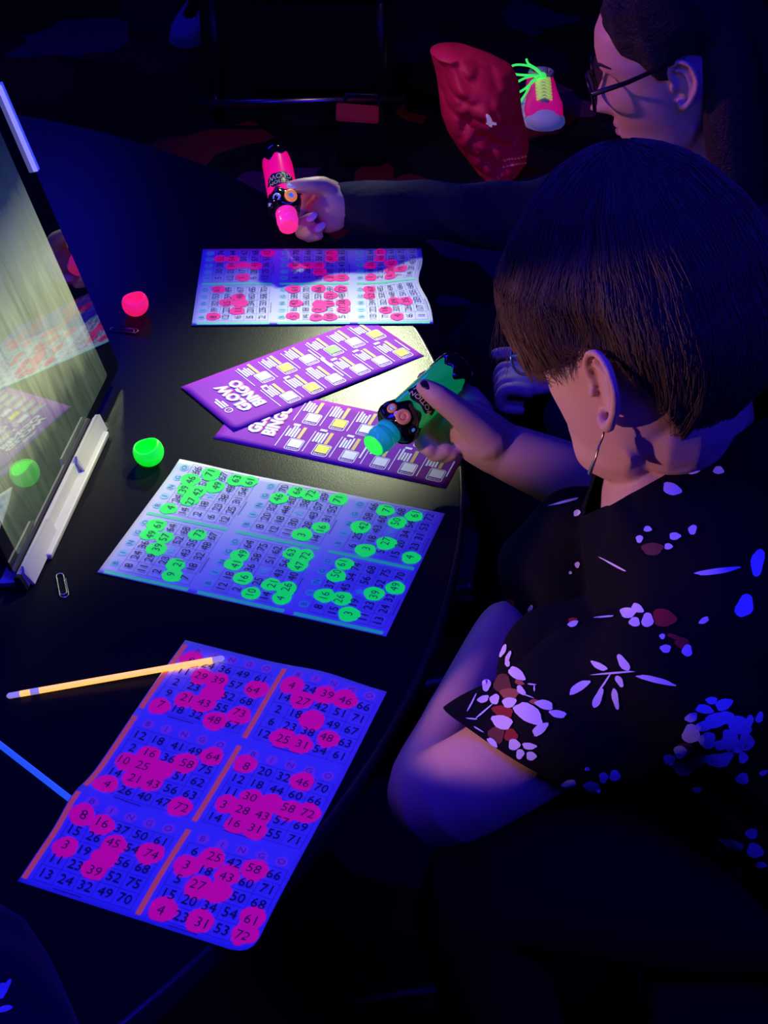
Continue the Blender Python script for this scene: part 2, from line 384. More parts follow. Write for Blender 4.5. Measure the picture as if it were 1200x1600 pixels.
def bingo_sheet(label, org, a, flip, warp, dabs, faces, dab_mat, line_mats, spread):
    """page frame: TL corner, x = reading direction (SW), y = down the page (SL)"""
    ex = V((math.cos(a), math.sin(a), 0)); ey = V((-math.sin(a), math.cos(a), 0)); org = V((*org, 0))
    if flip: TL = org+ex*SL+ey*SW; xd, yd = -ey, -ex
    else: TL = org; xd, yd = ey, ex
    def fn(x, y, h=0.0):
        p = TL+xd*x+yd*y; dx, dy, dz = warp(x, y, p)
        return p+xd*dx+yd*dy+V((0, 0, .0012+dz+h))
    root = thing('bingo_sheet', label, 'bingo sheet', TL+V((0, 0, .001)))
    root['group'] = 'bingo sheets on the table'
    nx, ny = 24, 36; mb = MB(); th = .0004
    top = [fn(SW*i/nx, SL*j/ny) for j in range(ny+1) for i in range(nx+1)]
    bot = [p-V((0, 0, th)) for p in top]; n = len(top); fs = []
    W = nx+1
    for j in range(ny):
        for i in range(nx):
            q = (j*W+i, j*W+i+1, (j+1)*W+i+1, (j+1)*W+i); fs.append(q); fs.append(tuple(n+k for k in q[::-1]))
    ring = list(range(W))+[j*W+nx for j in range(1, ny+1)]+[ny*W+i for i in range(nx-1, -1, -1)]+[j*W for j in range(ny-1, 0, -1)]
    for k in range(len(ring)):
        p, q = ring[k], ring[(k+1) % len(ring)]; fs.append((p, q, n+q, n+p))
    mb.add(top+bot, fs); link('paper', mb, 'paper', root)
    num, grid, band, pale = MB(), MB(), MB(), MB()
    FW, FH = SW/2, SL/3
    def strip(m, x0, y0, x1, y1, h):
        k = max(1, int(max(abs(x1-x0), abs(y1-y0))/.01)); hor = abs(x1-x0) > abs(y1-y0)
        vs = []
        for i in range(k+1):
            t_ = i/k
            if hor: vs += [fn(x0+(x1-x0)*t_, y0, h), fn(x0+(x1-x0)*t_, y1, h)]
            else: vs += [fn(x0, y0+(y1-y0)*t_, h), fn(x1, y0+(y1-y0)*t_, h)]
        m.add(vs, [(2*i, 2*i+1, 2*i+3, 2*i+2) for i in range(k)])
    boxes = []
    for f in range(6):
        fx, fy = (f % 2)*FW, (f//2)*FH
        x0, x1 = fx+.010, fx+FW-.004; y0, y1 = fy+.018, fy+FH-.006
        cw, ch = (x1-x0)/5, (y1-y0)/5
        for k in range(6):
            strip(grid, x0, y0+k*ch-.0002, x1, y0+k*ch+.0002, .0003)
            strip(grid, x0+k*cw-.0002, y0, x0+k*cw+.0002, y1, .0003)
        strip(band, fx+.001, fy+.006, fx+.0055, fy+FH-.004, .0003)      # coloured bar beside each face
        for k, c in enumerate('BINGO'):
            cxx, cyy = x0+(k+.5)*cw, fy+.011
            ringv = [fn(cxx+.0052*math.cos(b*math.pi/8), cyy+.0052*math.sin(b*math.pi/8), .0003) for b in range(16)]
            pale.add([fn(cxx, cyy, .0003)]+ringv, [(0, 1+b, 1+(b+1) % 16) for b in range(16)])
            put_text(grid, lambda x, y: fn(x, 2*cyy-y, .0006), c, cxx, cyy, .006)
        strip(grid, x0+.02, y1+.002, x0+.045, y1+.0032, .0003)
        for r in range(5):
            for c in range(5):
                cx_, cy_ = x0+(c+.5)*cw, y0+(r+.5)*ch
                v_ = faces[f][r][c]
                if v_ == 0:
                    st = [fn(cx_+(.006 if b % 2 == 0 else .0026)*math.sin(b*math.pi/5), cy_-(.006 if b % 2 == 0 else .0026)*math.cos(b*math.pi/5), .0003) for b in range(10)]
                    pale.add([fn(cx_, cy_, .0003)]+st, [(0, 1+b, 1+(b+1) % 10) for b in range(10)])
                else:
                    put_text(num, lambda x, y: fn(x, 2*cy_-y, .0011), str(v_), cx_, cy_, .0088, cw*.80)
        for q, (r, c) in enumerate(dabs.get(f, [])):
            boxes.append((x0+(c+.5)*cw+random.uniform(-1, 1)*.0025, y0+(r+.5)*ch+random.uniform(-1, 1)*.0025))
    for q, (dx, dy) in enumerate(boxes):
        dx = min(max(dx, .009), SW-.009); dy = min(max(dy, .009), SL-.009)
        rr = random.uniform(.0082, .0096)*spread; h = .0005+.00001*(q % 30)
        d = MB(); vs = [fn(dx, dy, h)]; ph = random.uniform(0, 6)
        for k in (.55, 1.0):
            for b in range(20):
                an = b*math.pi/10; r2 = rr*k*(1+.045*math.sin(3*an+ph)+.03*math.sin(5*an+2*ph))
                vs.append(fn(min(max(dx+r2*math.cos(an), .0004), SW-.0004), min(max(dy+r2*math.sin(an), .0004), SL-.0004), h))
        d.add(vs, [(0, 1+b, 1+(b+1) % 20) for b in range(20)]+[(1+b, 21+b, 21+(b+1) % 20, 1+(b+1) % 20) for b in range(20)])
        link('ink_dab', d, dab_mat, root)
    stuff(link('printed_numbers', num, 'ink', root, smooth=False))
    stuff(link('printed_grid', grid, 'grid', root, smooth=False))
    stuff(link('printed_bars', band, line_mats[0], root, smooth=False))
    stuff(link('header_circles', pale, line_mats[1], root, smooth=False))
    return root, fn

def sm(x): x = min(max(x, 0), 1); return x*x*(3-2*x)
def warp1(x, y, p):   # far sheet: right end lifted and pulled in
    k = sm((y-.20)/.10); return 0, -k*.014*math.exp(-((x-.10)/.045)**2)-.006*k*sm((x-.1)/.1), .010*k*k*math.sin(x/SW*math.pi)*.6+.0004
def warp2(x, y, p):
    return 0, 0, .0012*math.sin(x*30)*math.sin(y*22)**2+.002*sm((x-.17)/.03)*sm((.1-y)/.1)
def warp3(x, y, p):   # near sheet: gentle waves, corner bending down over the table rim
    dz = .0045*math.exp(-((x-.14)/.035)**2)*math.exp(-(y/.06)**2) + .003*(1+math.sin(y*24+x*9))*sm((SL-y)/.05)*.5
    dx = dy = 0; qx, qy = x-(SW-.016), y-(SL-.016)
    if qx > 0 and qy > 0:       # the loose corner is worn round
        r_ = math.hypot(qx, qy); k = max(qx, qy)/r_ if r_ > 0 else 1; dx, dy = qx*(k-1), qy*(k-1)
    dz += .0085*math.exp(-((p-STK).length/.024)**2)       # lifted by the blue stick under its edge
    return dx, dy, dz+.0003
STK = onz(124, 1258)
s2, fn2 = bingo_sheet('white bingo sheet with green dabs beside the green cup', (-.283, 1.157), -.304, False, warp2, D2, FACES, 'green_ink', ('green_print', 'pale_green_print'), 1.12)
s1, fn1 = bingo_sheet('farthest bingo sheet, pink dabs and green bars, below the pink bottle', (-.241, 1.637), .032, False, warp1, D1, FACES1, 'pink_ink', ('green_print', 'pale_green_print'), 1.05)
s3, fn3 = bingo_sheet('nearest bingo sheet, pink dabs and orange bars, under the orange glow stick', (-.097, .707), 1.226, True, warp3, D3, FACES, 'pink_ink', ('orange_print', 'pale_orange_print'), 1.18)

# ------------------------------------------------------------------ leaflets
LW, LH = .1135, .272
def leaflet(label, TL, xd, yd, lift, icons):
    TL = V((*TL, 0)); xd = V((*xd, 0)).normalized(); yd = V((*yd, 0)).normalized()
    root = thing('bingo_leaflet', label, 'leaflet', TL+V((0, 0, .0005))); root['group'] = 'glow bingo leaflets'
    def fn(x, y, h=0): return TL+xd*x+yd*y+V((0, 0, lift(x, y)+h))
    nx, ny = 10, 28; W = nx+1; mb = MB()
    top = [fn(LW*i/nx, LH*j/ny) for j in range(ny+1) for i in range(nx+1)]; n = len(top); fs = []
    for j in range(ny):
        for i in range(nx):
            q = (j*W+i, j*W+i+1, (j+1)*W+i+1, (j+1)*W+i); fs += [q, tuple(n+k for k in q[::-1])]
    ring = list(range(W))+[j*W+nx for j in range(1, ny+1)]+[ny*W+i for i in range(nx-1, -1, -1)]+[j*W for j in range(ny-1, 0, -1)]
    for k in range(len(ring)): p, q = ring[k], ring[(k+1) % len(ring)]; fs.append((p, q, n+q, n+p))
    mb.add(top+[p-V((0, 0, .0003)) for p in top], fs); link('card', mb, 'purple', root)
    wh, am, sq = MB(), MB(), {'white_print': MB(), 'yellow_print': MB(), 'lime_print': MB()}
    hb = .0005
    def rect(m, x0, y0, x1, y1, h=hb, slant=0): m.add([fn(x0+slant, y0, h), fn(x1+slant, y0, h), fn(x1, y1, h), fn(x0, y1, h)], [(0, 1, 2, 3)])
    def rrect(m, x0, y0, x1, y1, r, wd, h=hb):
        pts = []
        for cx_, cy_, a0 in ((x1-r, y0+r, -90), (x1-r, y1-r, 0), (x0+r, y1-r, 90), (x0+r, y0+r, 180)):
            for k in range(4): a_ = math.radians(a0+30*k); pts.append((cx_, cy_, math.cos(a_), math.sin(a_)))
        vs = [fn(px+c*r, py+s_*r, h) for px, py, c, s_ in pts]+[fn(px+c*(r-wd), py+s_*(r-wd), h) for px, py, c, s_ in pts]; k = len(pts)
        m.add(vs, [(i, (i+1) % k, k+(i+1) % k, k+i) for i in range(k)])
    # title, with coloured shadows behind it
    ti, sh1, sh2 = MB(), MB(), MB()
    for txt, yy in (('GLOW', .036), ('BINGO', .054)):
        put_text(sh1, lambda x, y: fn(x+.0012, 2*yy-y-.0004, hb), txt, LW*.5, yy, .0155, .066, bold=.05)
        put_text(sh2, lambda x, y: fn(x-.0008, 2*yy-y+.0012, hb+.0001), txt, LW*.5, yy, .0155, .066, bold=.05)
        put_text(ti, lambda x, y: fn(x, 2*yy-y, hb+.0003), txt, LW*.5, yy, .0155, .064, bold=.035)
    stuff(link('title_shadow', sh1, 'cyan_print', root, smooth=False)); stuff(link('title_shadow', sh2, 'magenta_print', root, smooth=False))
    stuff(link('title', ti, 'white_print', root, smooth=False))
    # small round mark with lines above the title
    cxl, cyl = LW*.34, .018
    rrect(wh, cxl-.005, cyl-.005, cxl+.005, cyl+.005, .005, .0011)
    put_text(wh, lambda x, y: fn(x, 2*cyl-y, hb), 'i', cxl, cyl, .0055)
    for k, (a0, a1) in enumerate(((.007, .024), (.007, .028), (.007, .020))): rect(wh, cxl+a0, cyl-.0045+k*.0035, cxl+a1, cyl-.0022+k*.0035)
    # twelve game boxes: two columns, six rows
    y0 = .070; rh = .0322
    for r in range(6):
        for c in range(2):
            bx = .006+c*.0535; by = y0+r*rh+(.004 if r >= 3 else 0)
            rect(wh, bx+.004, by-.0003, bx+.046, by+.0006)
            for k in range(4): rect(wh, bx+.0255+(0, .001, 0, .0005)[k], by+.0030+k*.0033, bx+.0475-random.choice((0, .003, .006)), by+.0052+k*.0033)
            rect(am, bx+.0255, by+.0172, bx+.0485, by+.0212)      # amber strip beside the small card
            rrect(wh, bx+.002, by+.0105, bx+.0245, by+.0285, .003, .0009)
            key = icons[r][c]
            rect(sq[key], bx+.0085, by+.0125, bx+.0228, by+.0268)
            put_text(wh, lambda x, y: fn(bx+.0055-(y-by), by+.0196+(x-bx), hb), 'BINGO', bx, by, .0032, .013)
        yy = y0+r*rh+(.004 if r >= 3 else 0)
        rect(wh, LW*.5-.0025, yy+.004, LW*.5+.0015, yy+.012)
    rect(wh, .02, y0+3*rh-.0015, .045, y0+3*rh+.0005); rect(wh, .066, y0+3*rh-.0015, .092, y0+3*rh+.0005)
    rect(wh, LW*.5-.012, y0+3*rh-.0015, LW*.5+.012, y0+3*rh+.003)
    rect(wh, .02, LH-.007, .05, LH-.0055)
    stuff(link('printed_lines', wh, 'white_print', root, smooth=False)); stuff(link('amber_strips', am, 'amber_print', root, smooth=False))
    for k, m in sq.items():
        if m.v: link({'white_print': 'white_squares', 'yellow_print': 'yellow_squares', 'lime_print': 'green_squares'}[k], m, k, root, smooth=False)['kind'] = 'stuff'
    return root
W_, Y_, G_ = 'white_print', 'yellow_print', 'lime_print'
leaflet('purple glow bingo leaflet lying on top, its far end under the far sheet', (-.169, 1.406), (-.61, .79), (.79, .61), lambda x, y: .0016-.0011*sm((y-.2)/.06),
        [[W_, W_], [Y_, Y_], [W_, W_], [W_, G_], [W_, W_], [Y_, Y_]])
leaflet('purple glow bingo leaflet partly covered, under the green bottle', (-.191, 1.393), (.33, .945), (.945, -.33), lambda x, y: .0006,
        [[W_, W_], [Y_, Y_], [W_, W_], [W_, W_], [W_, W_], [W_, W_]])

# ------------------------------------------------------------------ cups, clips, glow sticks
def cup(label, px, m, r, tilt, seed):
    base = onz(*px); root_o = None
    ax = (V((0, 0, 1))+V(tilt)).normalized(); c = base+V((0, 0, r*.93))
    prof = []
    for k in range(13):
        a = math.radians(-90+k*10.5); prof.append((r*math.sin(a)*.98, r*math.cos(a)*1.02 if k else .0005))
    ri = r-.0016
    for k in range(12, -1, -1):
        a = math.radians(-90+k*10.5); prof.append((ri*math.sin(a)*.98+(.0004 if k == 12 else 0), ri*math.cos(a)*1.0 if k else .0005))
    rnd = random.Random(seed); ph = rnd.uniform(0, 6)
    def wob(i, a, z, rr):
        if 10 <= i <= 15: return z+.0012*math.sin(2*a+ph), rr
        return z, rr
    o = link('plastic_cup', MB().lathe(prof, c, ax, (1, 0, 0), 40, wob=wob), m)
    return tag(o, label, 'cup')
cup('small round pink glowing cup with open top near the screen', (213, 491), 'cup_pink', .0163, (-.10, -.12, 0), 1)
cup('small round green glowing cup with open top above the green dabbed sheet', (234, 724), 'cup_green', .0163, (-.22, -.10, 0), 4)

def paperclip(label, c, d, m, length=.033):
    c = V(c); d = V((*d, 0)).normalized(); e = V((-d.y, d.x, 0)); L = length; wd = .0042
    pl = []
    def arc(cx, cy, r, a0, a1, n=8):
        for k in range(n+1): a = math.radians(a0+(a1-a0)*k/n); pl.append((cx+r*math.cos(a), cy+r*math.sin(a)))
    pl.append((-.004, -wd*.95)); pl.append((L*.30, -wd*.95)); arc(L*.30, -wd*.15, wd*.8, -90, 90)
    arc(-L*.38, -wd*.0, wd*.65+.0003, 90, 270) if False else None
    arc(-L*.42, -wd*.175, wd*.825, 90, 270); pl.append((L*.0, -wd*1.0)); arc(L*.42, 0, wd*1.0, -90, 90); pl.append((-L*.25, wd))
    pts = [c+d*x+e*y+V((0, 0, .0010+.0009*(i/len(pl)))) for i, (x, y) in enumerate(pl)]
    return tag(link('paperclip', MB().tube(pts, .0006, 8), m), label, 'paperclip')
def dir_px(a, b): q = onz(*b)-onz(*a); return (q.x, q.y)
paperclip('silver blue wire paperclip in front of the screen stand', onz(98, 916), dir_px((93, 893), (102, 941)), 'steel', .036)
paperclip('copper pink wire paperclip half behind the screen edge', onz(194, 517), dir_px((168, 513), (219, 519)), 'copper', .033)

def glow_stick(label, a, b, m, r=.0028):
    a, b = V(a), V(b); d = (b-a); L = d.length; ax = d.normalized()
    root = thing('glow_stick', label, 'glow stick', a); root['group'] = 'glow sticks on the table'
    n1 = V((0, 0, 1))
    link('tube', MB().lathe([(.012, r*.98), (.0125, r), (L-.012, r), (L-.0115, r*.98)], a, ax, n1, 18), m, root)
    link('end_tip', MB().lathe([(0, .0004), (.0008, r*.6), (.0025, r*.97), (.0118, r*.97)], a, ax, n1, 18), 'stick_end', root)
    link('end_tip', MB().lathe([(L-.0118, r*.97), (L-.0025, r*.97), (L-.0008, r*.6), (L, .0004)], a, ax, n1, 18), 'stick_end', root)
    link('collar_ring', MB().lathe([(.021, r*1.01), (.0212, r*1.04), (.0288, r*1.04), (.029, r*1.01)], a, ax, n1, 18), 'stick_end', root)
    return root
glow_stick('glowing orange stick with its tip on the nearest sheet', onz(10, 1088, .0032), onz(351, 1028, .0085), 'stick_orange')
glow_stick('glowing blue stick reaching under the nearest sheet', onz(-90, 1094, .0030), onz(131, 1265, .0030), 'stick_blue')

# ------------------------------------------------------------------ screen in its stand at the left
P0 = onz(187, 572, .012); P1 = onz(26, 903, .012)
bx = (P1-P0).normalized(); nx_ = V((0, 0, 1)).cross(bx); 
if nx_.x < 0: nx_ = -nx_
nx_ = V((nx_.x, nx_.y, 0)).normalized(); TH = math.radians(74)
ue = (-nx_*math.cos(TH)+V((0, 0, 1))*math.sin(TH)).normalized()     # up the panel
fn_ = bx.cross(ue); fn_ = fn_ if fn_.x > 0 else -fn_                 # face normal
PW, PH = (P1-P0).length, .357
root = thing('bingo_screen', 'large tilted glossy screen with black border in a cream stand at the left', 'screen', P0)
def pan(x, y, h=0): return P0+bx*x+ue*y+fn_*h
def slab(name, poly, h0, h1, m, par):
    n = len(poly); mb = MB()
    mb.add([pan(x, y, h1) for x, y in poly]+[pan(x, y, h0) for x, y in poly], [tuple(range(n)), tuple(range(n, 2*n))[::-1]]+[(i, (i+1) % n, n+(i+1) % n, n+i) for i in range(n)])
    return link(name, mb, m, par, smooth=False)
def rpoly(x0, y0, x1, y1, r, k=6):
    out = []
    for cx_, cy_, a0 in ((x1-r, y1-r, 0), (x0+r, y1-r, 90), (x0+r, y0+r, 180), (x1-r, y0+r, 270)):
        for i in range(k+1): a_ = math.radians(a0+90*i/k); out.append((cx_+r*math.cos(a_), cy_+r*math.sin(a_)))
    return out
glass_black = mat('black_border_glass', (.010, .012, .014), .02, spec=1.0, ior=2.0)
screen_m = mat('lit_screen_glass', (.02, .022, .02), .03, spec=1.0, ior=2.0)
nt = screen_m.node_tree; pr_ = nt.nodes['Principled BSDF']
tc = nt.nodes.new('ShaderNodeTexCoord'); sx = nt.nodes.new('ShaderNodeSeparateXYZ'); nt.links.new(tc.outputs['Object'], sx.inputs[0])
cr = nt.nodes.new('ShaderNodeValToRGB'); ee = cr.color_ramp.elements
ee[0].position = .0; ee[0].color = (.012, .022, .016, 1); ee[1].position = 1; ee[1].color = (.0, .004, .03, 1)
for ps, cc in ((.18, (.05, .07, .045)), (.36, (.30, .34, .19)), (.55, (.27, .32, .21)), (.70, (.11, .14, .15)), (.80, (.012, .022, .07))):
    q = ee.new(ps); q.color = (*cc, 1)
mr = nt.nodes.new('ShaderNodeMapRange'); mr.inputs[1].default_value = 0; mr.inputs[2].default_value = .34
nt.links.new(sx.outputs['Z'], mr.inputs[0])
mp = nt.nodes.new('ShaderNodeMapping'); mp.inputs['Scale'].default_value = (3, 30, 5); mp.inputs['Rotation'].default_value = (.5, 0, 0)
nz = nt.nodes.new('ShaderNodeTexNoise'); nz.inputs['Scale'].default_value = 2.2; nz.inputs['Detail'].default_value = 6; nz.inputs['Distortion'].default_value = .8
nt.links.new(tc.outputs['Object'], mp.inputs[0]); nt.links.new(mp.outputs[0], nz.inputs['Vector'])
ad = nt.nodes.new('ShaderNodeMath'); ad.operation = 'MULTIPLY_ADD'; ad.inputs[1].default_value = .10; nt.links.new(nz.outputs['Fac'], ad.inputs[0]); nt.links.new(mr.outputs[0], ad.inputs[2])
nt.links.new(ad.outputs[0], cr.inputs[0])
mm = nt.nodes.new('ShaderNodeMixRGB'); mm.blend_type = 'MULTIPLY'; mm.inputs[0].default_value = .75
mr2 = nt.nodes.new('ShaderNodeMapRange'); mr2.inputs[1].default_value = .3; mr2.inputs[2].default_value = .7; mr2.inputs[3].default_value = .55; mr2.inputs[4].default_value = 1.15
nt.links.new(nz.outputs['Fac'], mr2.inputs[0]); nt.links.new(cr.outputs[0], mm.inputs[1]); nt.links.new(mr2.outputs[0], mm.inputs[2])
nt.links.new(mm.outputs[0], pr_.inputs['Emission Color']); pr_.inputs['Emission Strength'].default_value = 1.3
slab('glass', rpoly(0, 0, PW, PH, .012), -.004, 0, glass_black, root)
d_o = slab('display', rpoly(.040, .012, PW-.02, PH-.02, .004), -.0005, .0004, screen_m, root)
# display material reads height: give the mesh its own origin at the panel's foot
d_o.data.transform(Matrix.Translation(-P0)); d_o.matrix_parent_inverse = Matrix.Identity(4)
slab('rear_case', rpoly(.02, .02, PW-.02, PH-.03, .02), -.022, -.004, 'black', root)
slab('edge_clip', [(-.004, PH-.105), (.0035, PH-.105), (.0035, PH-.005), (-.004, PH-.005)], -.003, .004, mat('blue_white_clip', (.5, .55, .9), .4, (.06, .12, 1), .5), root)
slab('edge_clip', [(.0035, PH-.104), (.0050, PH-.104), (.0050, PH-.006), (.0035, PH-.006)], -.003, .005, mat('pale_clip_rim', (.8, .8, .95), .4, (.5, .5, 1), .5), root)
# cream ledge with two tabs holding the lower edge
ld = MB()
LS = .118; LE = PW+.002
prof = [(-.020, -.0050), (-.020, -.002), (.0008, -.004), (.0012, .004), (.0035, .006), (.0075, .005), (.0085, -.0118)]   # (h, y) section
n = len(prof)
for x in (LS, LE): ld.add([pan(x, y, h) for h, y in prof], [])
ld.f += [(i, (i+1) % n, n+(i+1) % n, n+i) for i in range(n)]+[tuple(range(n)), tuple(range(n, 2*n))[::-1]]; ld.m += [0]*(n+2)
link('ledge', ld, 'cream', root, smooth=False)
def tab(x0, x1):
    mb = MB(); outer = [(x0, .006), (x0+.006, .010), (x1-.004, .010), (x1, .004), (x1-.002, -.012), (x0+.004, -.012)]
    mb.add([pan(x, y, .0070+(.004 if y < .0 else .001)) for x, y in outer]+[pan(x, y, .0095+(.0045 if y < .0 else .001)) for x, y in outer], [tuple(range(6)), tuple(range(6, 12))[::-1]]+[(i, (i+1) % 6, 6+(i+1) % 6, 6+i) for i in range(6)])
    link('tab', mb, 'cream', root, smooth=False)
tab(LS-.003, LS+.088); tab(LE-.088, LE-.002)
link('end_cap', MB().add([pan(LE, y, h*1.1) for h, y in prof]+[pan(LE+.006, y, h*1.1) for h, y in prof], [tuple(range(n)), tuple(range(n, 2*n))[::-1]]+[(i, (i+1) % n, n+(i+1) % n, n+i) for i in range(n)]), 'black', root, smooth=False)
# stand foot and strut behind
ft = V((bx.x, bx.y, 0)); mid = (P0+P1)/2
link('strut', MB().tube([pan(PW*.5, PH*.6, -.024), V((mid.x-.2, mid.y, .014))], .009, 12), 'cream', root)
rotf = Matrix((( nx_.x, bx.x, 0), (nx_.y, bx.y, 0), (0, 0, 1))).to_3x3()
link('foot_plate', MB().box(V((mid.x-.10, mid.y, .004))+bx*.03, (.24, .22, .007), rotf, bev=.002), 'cream', root, smooth=False)

# ------------------------------------------------------------------ dauber bottles
def dauber(label, base, capend, mats, glow):
    base, capend = V(base), V(capend); ax = (capend-base).normalized(); L = (capend-base).length; k = L/.146
    tocam = (V(CAM)-(base+capend)/2).normalized(); n = (tocam-ax*tocam.dot(ax)).normalized(); right = ax.cross(n)
    root = thing('dauber_bottle', label, 'dauber bottle', (base+capend)/2); root['group'] = 'bingo daubers held in hands'
    r = .0205
    link('bottle_body', MB().lathe([(z*k, q) for z, q in ((.004, .004), (.005, .016), (.008, .0195), (.014, r), (.096, r), (.106, .0185), (.113, .0135), (.123, .0115))], base, ax, n, 40), mats['body'], root)
    rnd = random.Random(len(label)); ph = [rnd.uniform(0, 6) for _ in range(4)]
    def drip(a, lo, hi):
        v = .5+.28*math.sin(3*a+ph[0])+.22*math.sin(7*a+ph[1]); return lo+(hi-lo)*max(0, v)
    pz = [(0, .006), (.0005, .013), (.003, .0185), (.008, .0212), (.014, .0216), (.022, .0214), (.030, .0212), (.0302, .0204)]
    def wob(i, a, z, q): 
        return (z if i < 4 else .008*k+(z-.008*k)*(drip(a, .35, 1.15)), q)
    link('base_cap', MB().lathe([(z*k, q) for z, q in pz], base, ax, n, 48, wob=wob), 'gloss_black', root)
    pc = [(.099, .0200), (.0995, .0214), (.103, .0226), (.108, .0228), (.113, .0212), (.117, .0175), (.1205, .013)]
    def wob2(i, a, z, q):
        d = drip(a+2, 0, 1)
        return (z-(.012*d*k if i < 2 else .004*d*k if i == 2 else 0), q+(.0022*math.sin(4*a+ph[2]) if 1 < i < 6 else 0))
    link('neck_collar', MB().lathe([(z*k, q) for z, q in pc], base, ax, n, 48, wob=wob2), 'gloss_black', root)
    def surf(theta, z, rr): return base+ax*(z*k)+(n*math.cos(theta)+right*math.sin(theta))*rr
    # printed eyes on the collar
    def eye(th, z, R1, ring_m, ball_m):
        c = surf(th, z, .0224); nn = (n*math.cos(th)+right*math.sin(th)+ax*.45).normalized(); u1 = nn.orthogonal().normalized(); u2 = nn.cross(u1)
        e_ = link('eye_print', MB().tube([c+(u1*math.cos(b*math.pi/10)+u2*math.sin(b*math.pi/10))*R1*.72 for b in range(20)], R1*.34, 8, closed=True), ring_m, root)
        Rm = Matrix((u1, u2, nn)).transposed()
        link('pupil', MB().ball(c, (R1*.5, R1*.5, R1*.3), 8, 14, Rm), ball_m, e_)
    if glow:
        eye(-.48, .110, .0085, 'eye_orange', 'eye_blue'); eye(.38, .1095, .0055, 'eye_white', 'eye_blue'); eye(1.0, .112, .006, 'gloss_black', 'eye_white')
    else:
        eye(.05, .111, .0078, 'eye_orange_dim', 'eye_orange_dim'); eye(-.75, .109, .0050, 'gloss_black', 'eye_blue'); eye(.75, .110, .0052, 'eye_orange_dim', 'eye_blue'); eye(.35, .1135, .0030, 'eye_white', 'pink_cap')
    rc = .0142
    link('nozzle_cap', MB().lathe([(z*k, q) for z, q in ((.119, .0125), (.1195, rc), (.126, rc), (.1265, rc*.95), (.128, rc*.95), (.1285, rc), (.136, rc), (.1365, rc*.93), (.1445, rc*.9), (.1455, rc*.86))], base, ax, n, 40), mats['cap'], root)
    link('foam_tip', MB().lathe([(.1450*k, rc*.86), (.1458*k, rc*.84), (.1463*k, rc*.7), (.1465*k, .001)], base, ax, n, 40), mats['tip'], root)
    # lettering: black splash behind pale letters wrapped on the body
    bl, tx = MB(), MB()
    def wrap(x, y, h): return surf(x/r, .074+y, r+h)
    out = [];
    for b in range(36):
        a_ = b*math.pi/18; out.append((.0205*math.cos(a_)*(1+.08*math.sin(7*a_)), .0128*math.sin(a_)*(1+.12*math.sin(6*a_+1))+.0))
    vs = [wrap(0, 0, .0004)]
    for f in (.35, .7, 1): vs += [wrap(x*f, y*f, .0004) for x, y in out]
    fs = [(0, 1+b, 1+(b+1) % 36) for b in range(36)]
    for q in range(2): fs += [(1+36*q+b, 37+36*q+b, 37+36*q+(b+1) % 36, 1+36*q+(b+1) % 36) for b in range(36)]
    bl.add(vs, fs); link('label_splash', bl, 'black', root)
    put_text(tx, lambda x, y: wrap(x, y, .0008), 'GLOW', 0, -.0042, .0100, .032, bold=.01)
    put_text(tx, lambda x, y: wrap(x, y, .0008), 'POTION', 0, .0062, .0062, .031, bold=.01)
    stuff(link('lettering', tx, 'gold_print', root, smooth=False))
    return root, ax, n, right
DG = depth_of(onz(654, 631, .095)); DP = depth_of(onz(440, 298, .066))
gb, gax, gn, gr = dauber('green dauber bottle with black drips held above the leaflets', at(719, 571, DG+.040), at(583, 697, DG-.040), dict(body='green_bottle', cap='teal_cap', tip='green_cap'), False)
pb, pax, pn, prr = dauber('bright pink dauber bottle with black drips held above the far sheet', at(430, 239, DP+.046), at(451, 355, DP-.046), dict(body='pink_bottle', cap='pink_cap_side', tip='pink_cap'), True)

# ------------------------------------------------------------------ people: shared builders
Z3 = np.array([-.120, -.114, -.106, -.098, -.090, -.083, -.077, -.072, -.067, -.0635, -.060, -.056, -.050, -.044, -.036, -.025, -.012, .0, .010, .020, .030, .045, .065, .085, .098, .106, .1105, .112])
XF = np.array([.045, .066, .079, .0850, .0850, .0815, .0835, .0880, .0885, .0845, .0885, .0905, .0880, .0860, .0875, .0885, .0870, .0850, .0860, .0905, .0925, .0925, .0880, .0750, .0560, .0350, .0160, .002])
ZB = np.array([-.120, -.10, -.07, -.05, -.02, .01, .04, .07, .09, .104, .112])
XB = np.array([.0, -.015, -.035, -.060, -.088, -.098, -.098, -.086, -.064, -.036, -.004])
ZW = np.array([-.120, -.112, -.10, -.085, -.065, -.04, -.02, .0, .03, .06, .085, .10, .108, .112])
WW = np.array([.016, .030, .044, .054, .062, .067, .071, .0735, .0765, .0735, .060, .040, .020, .003])
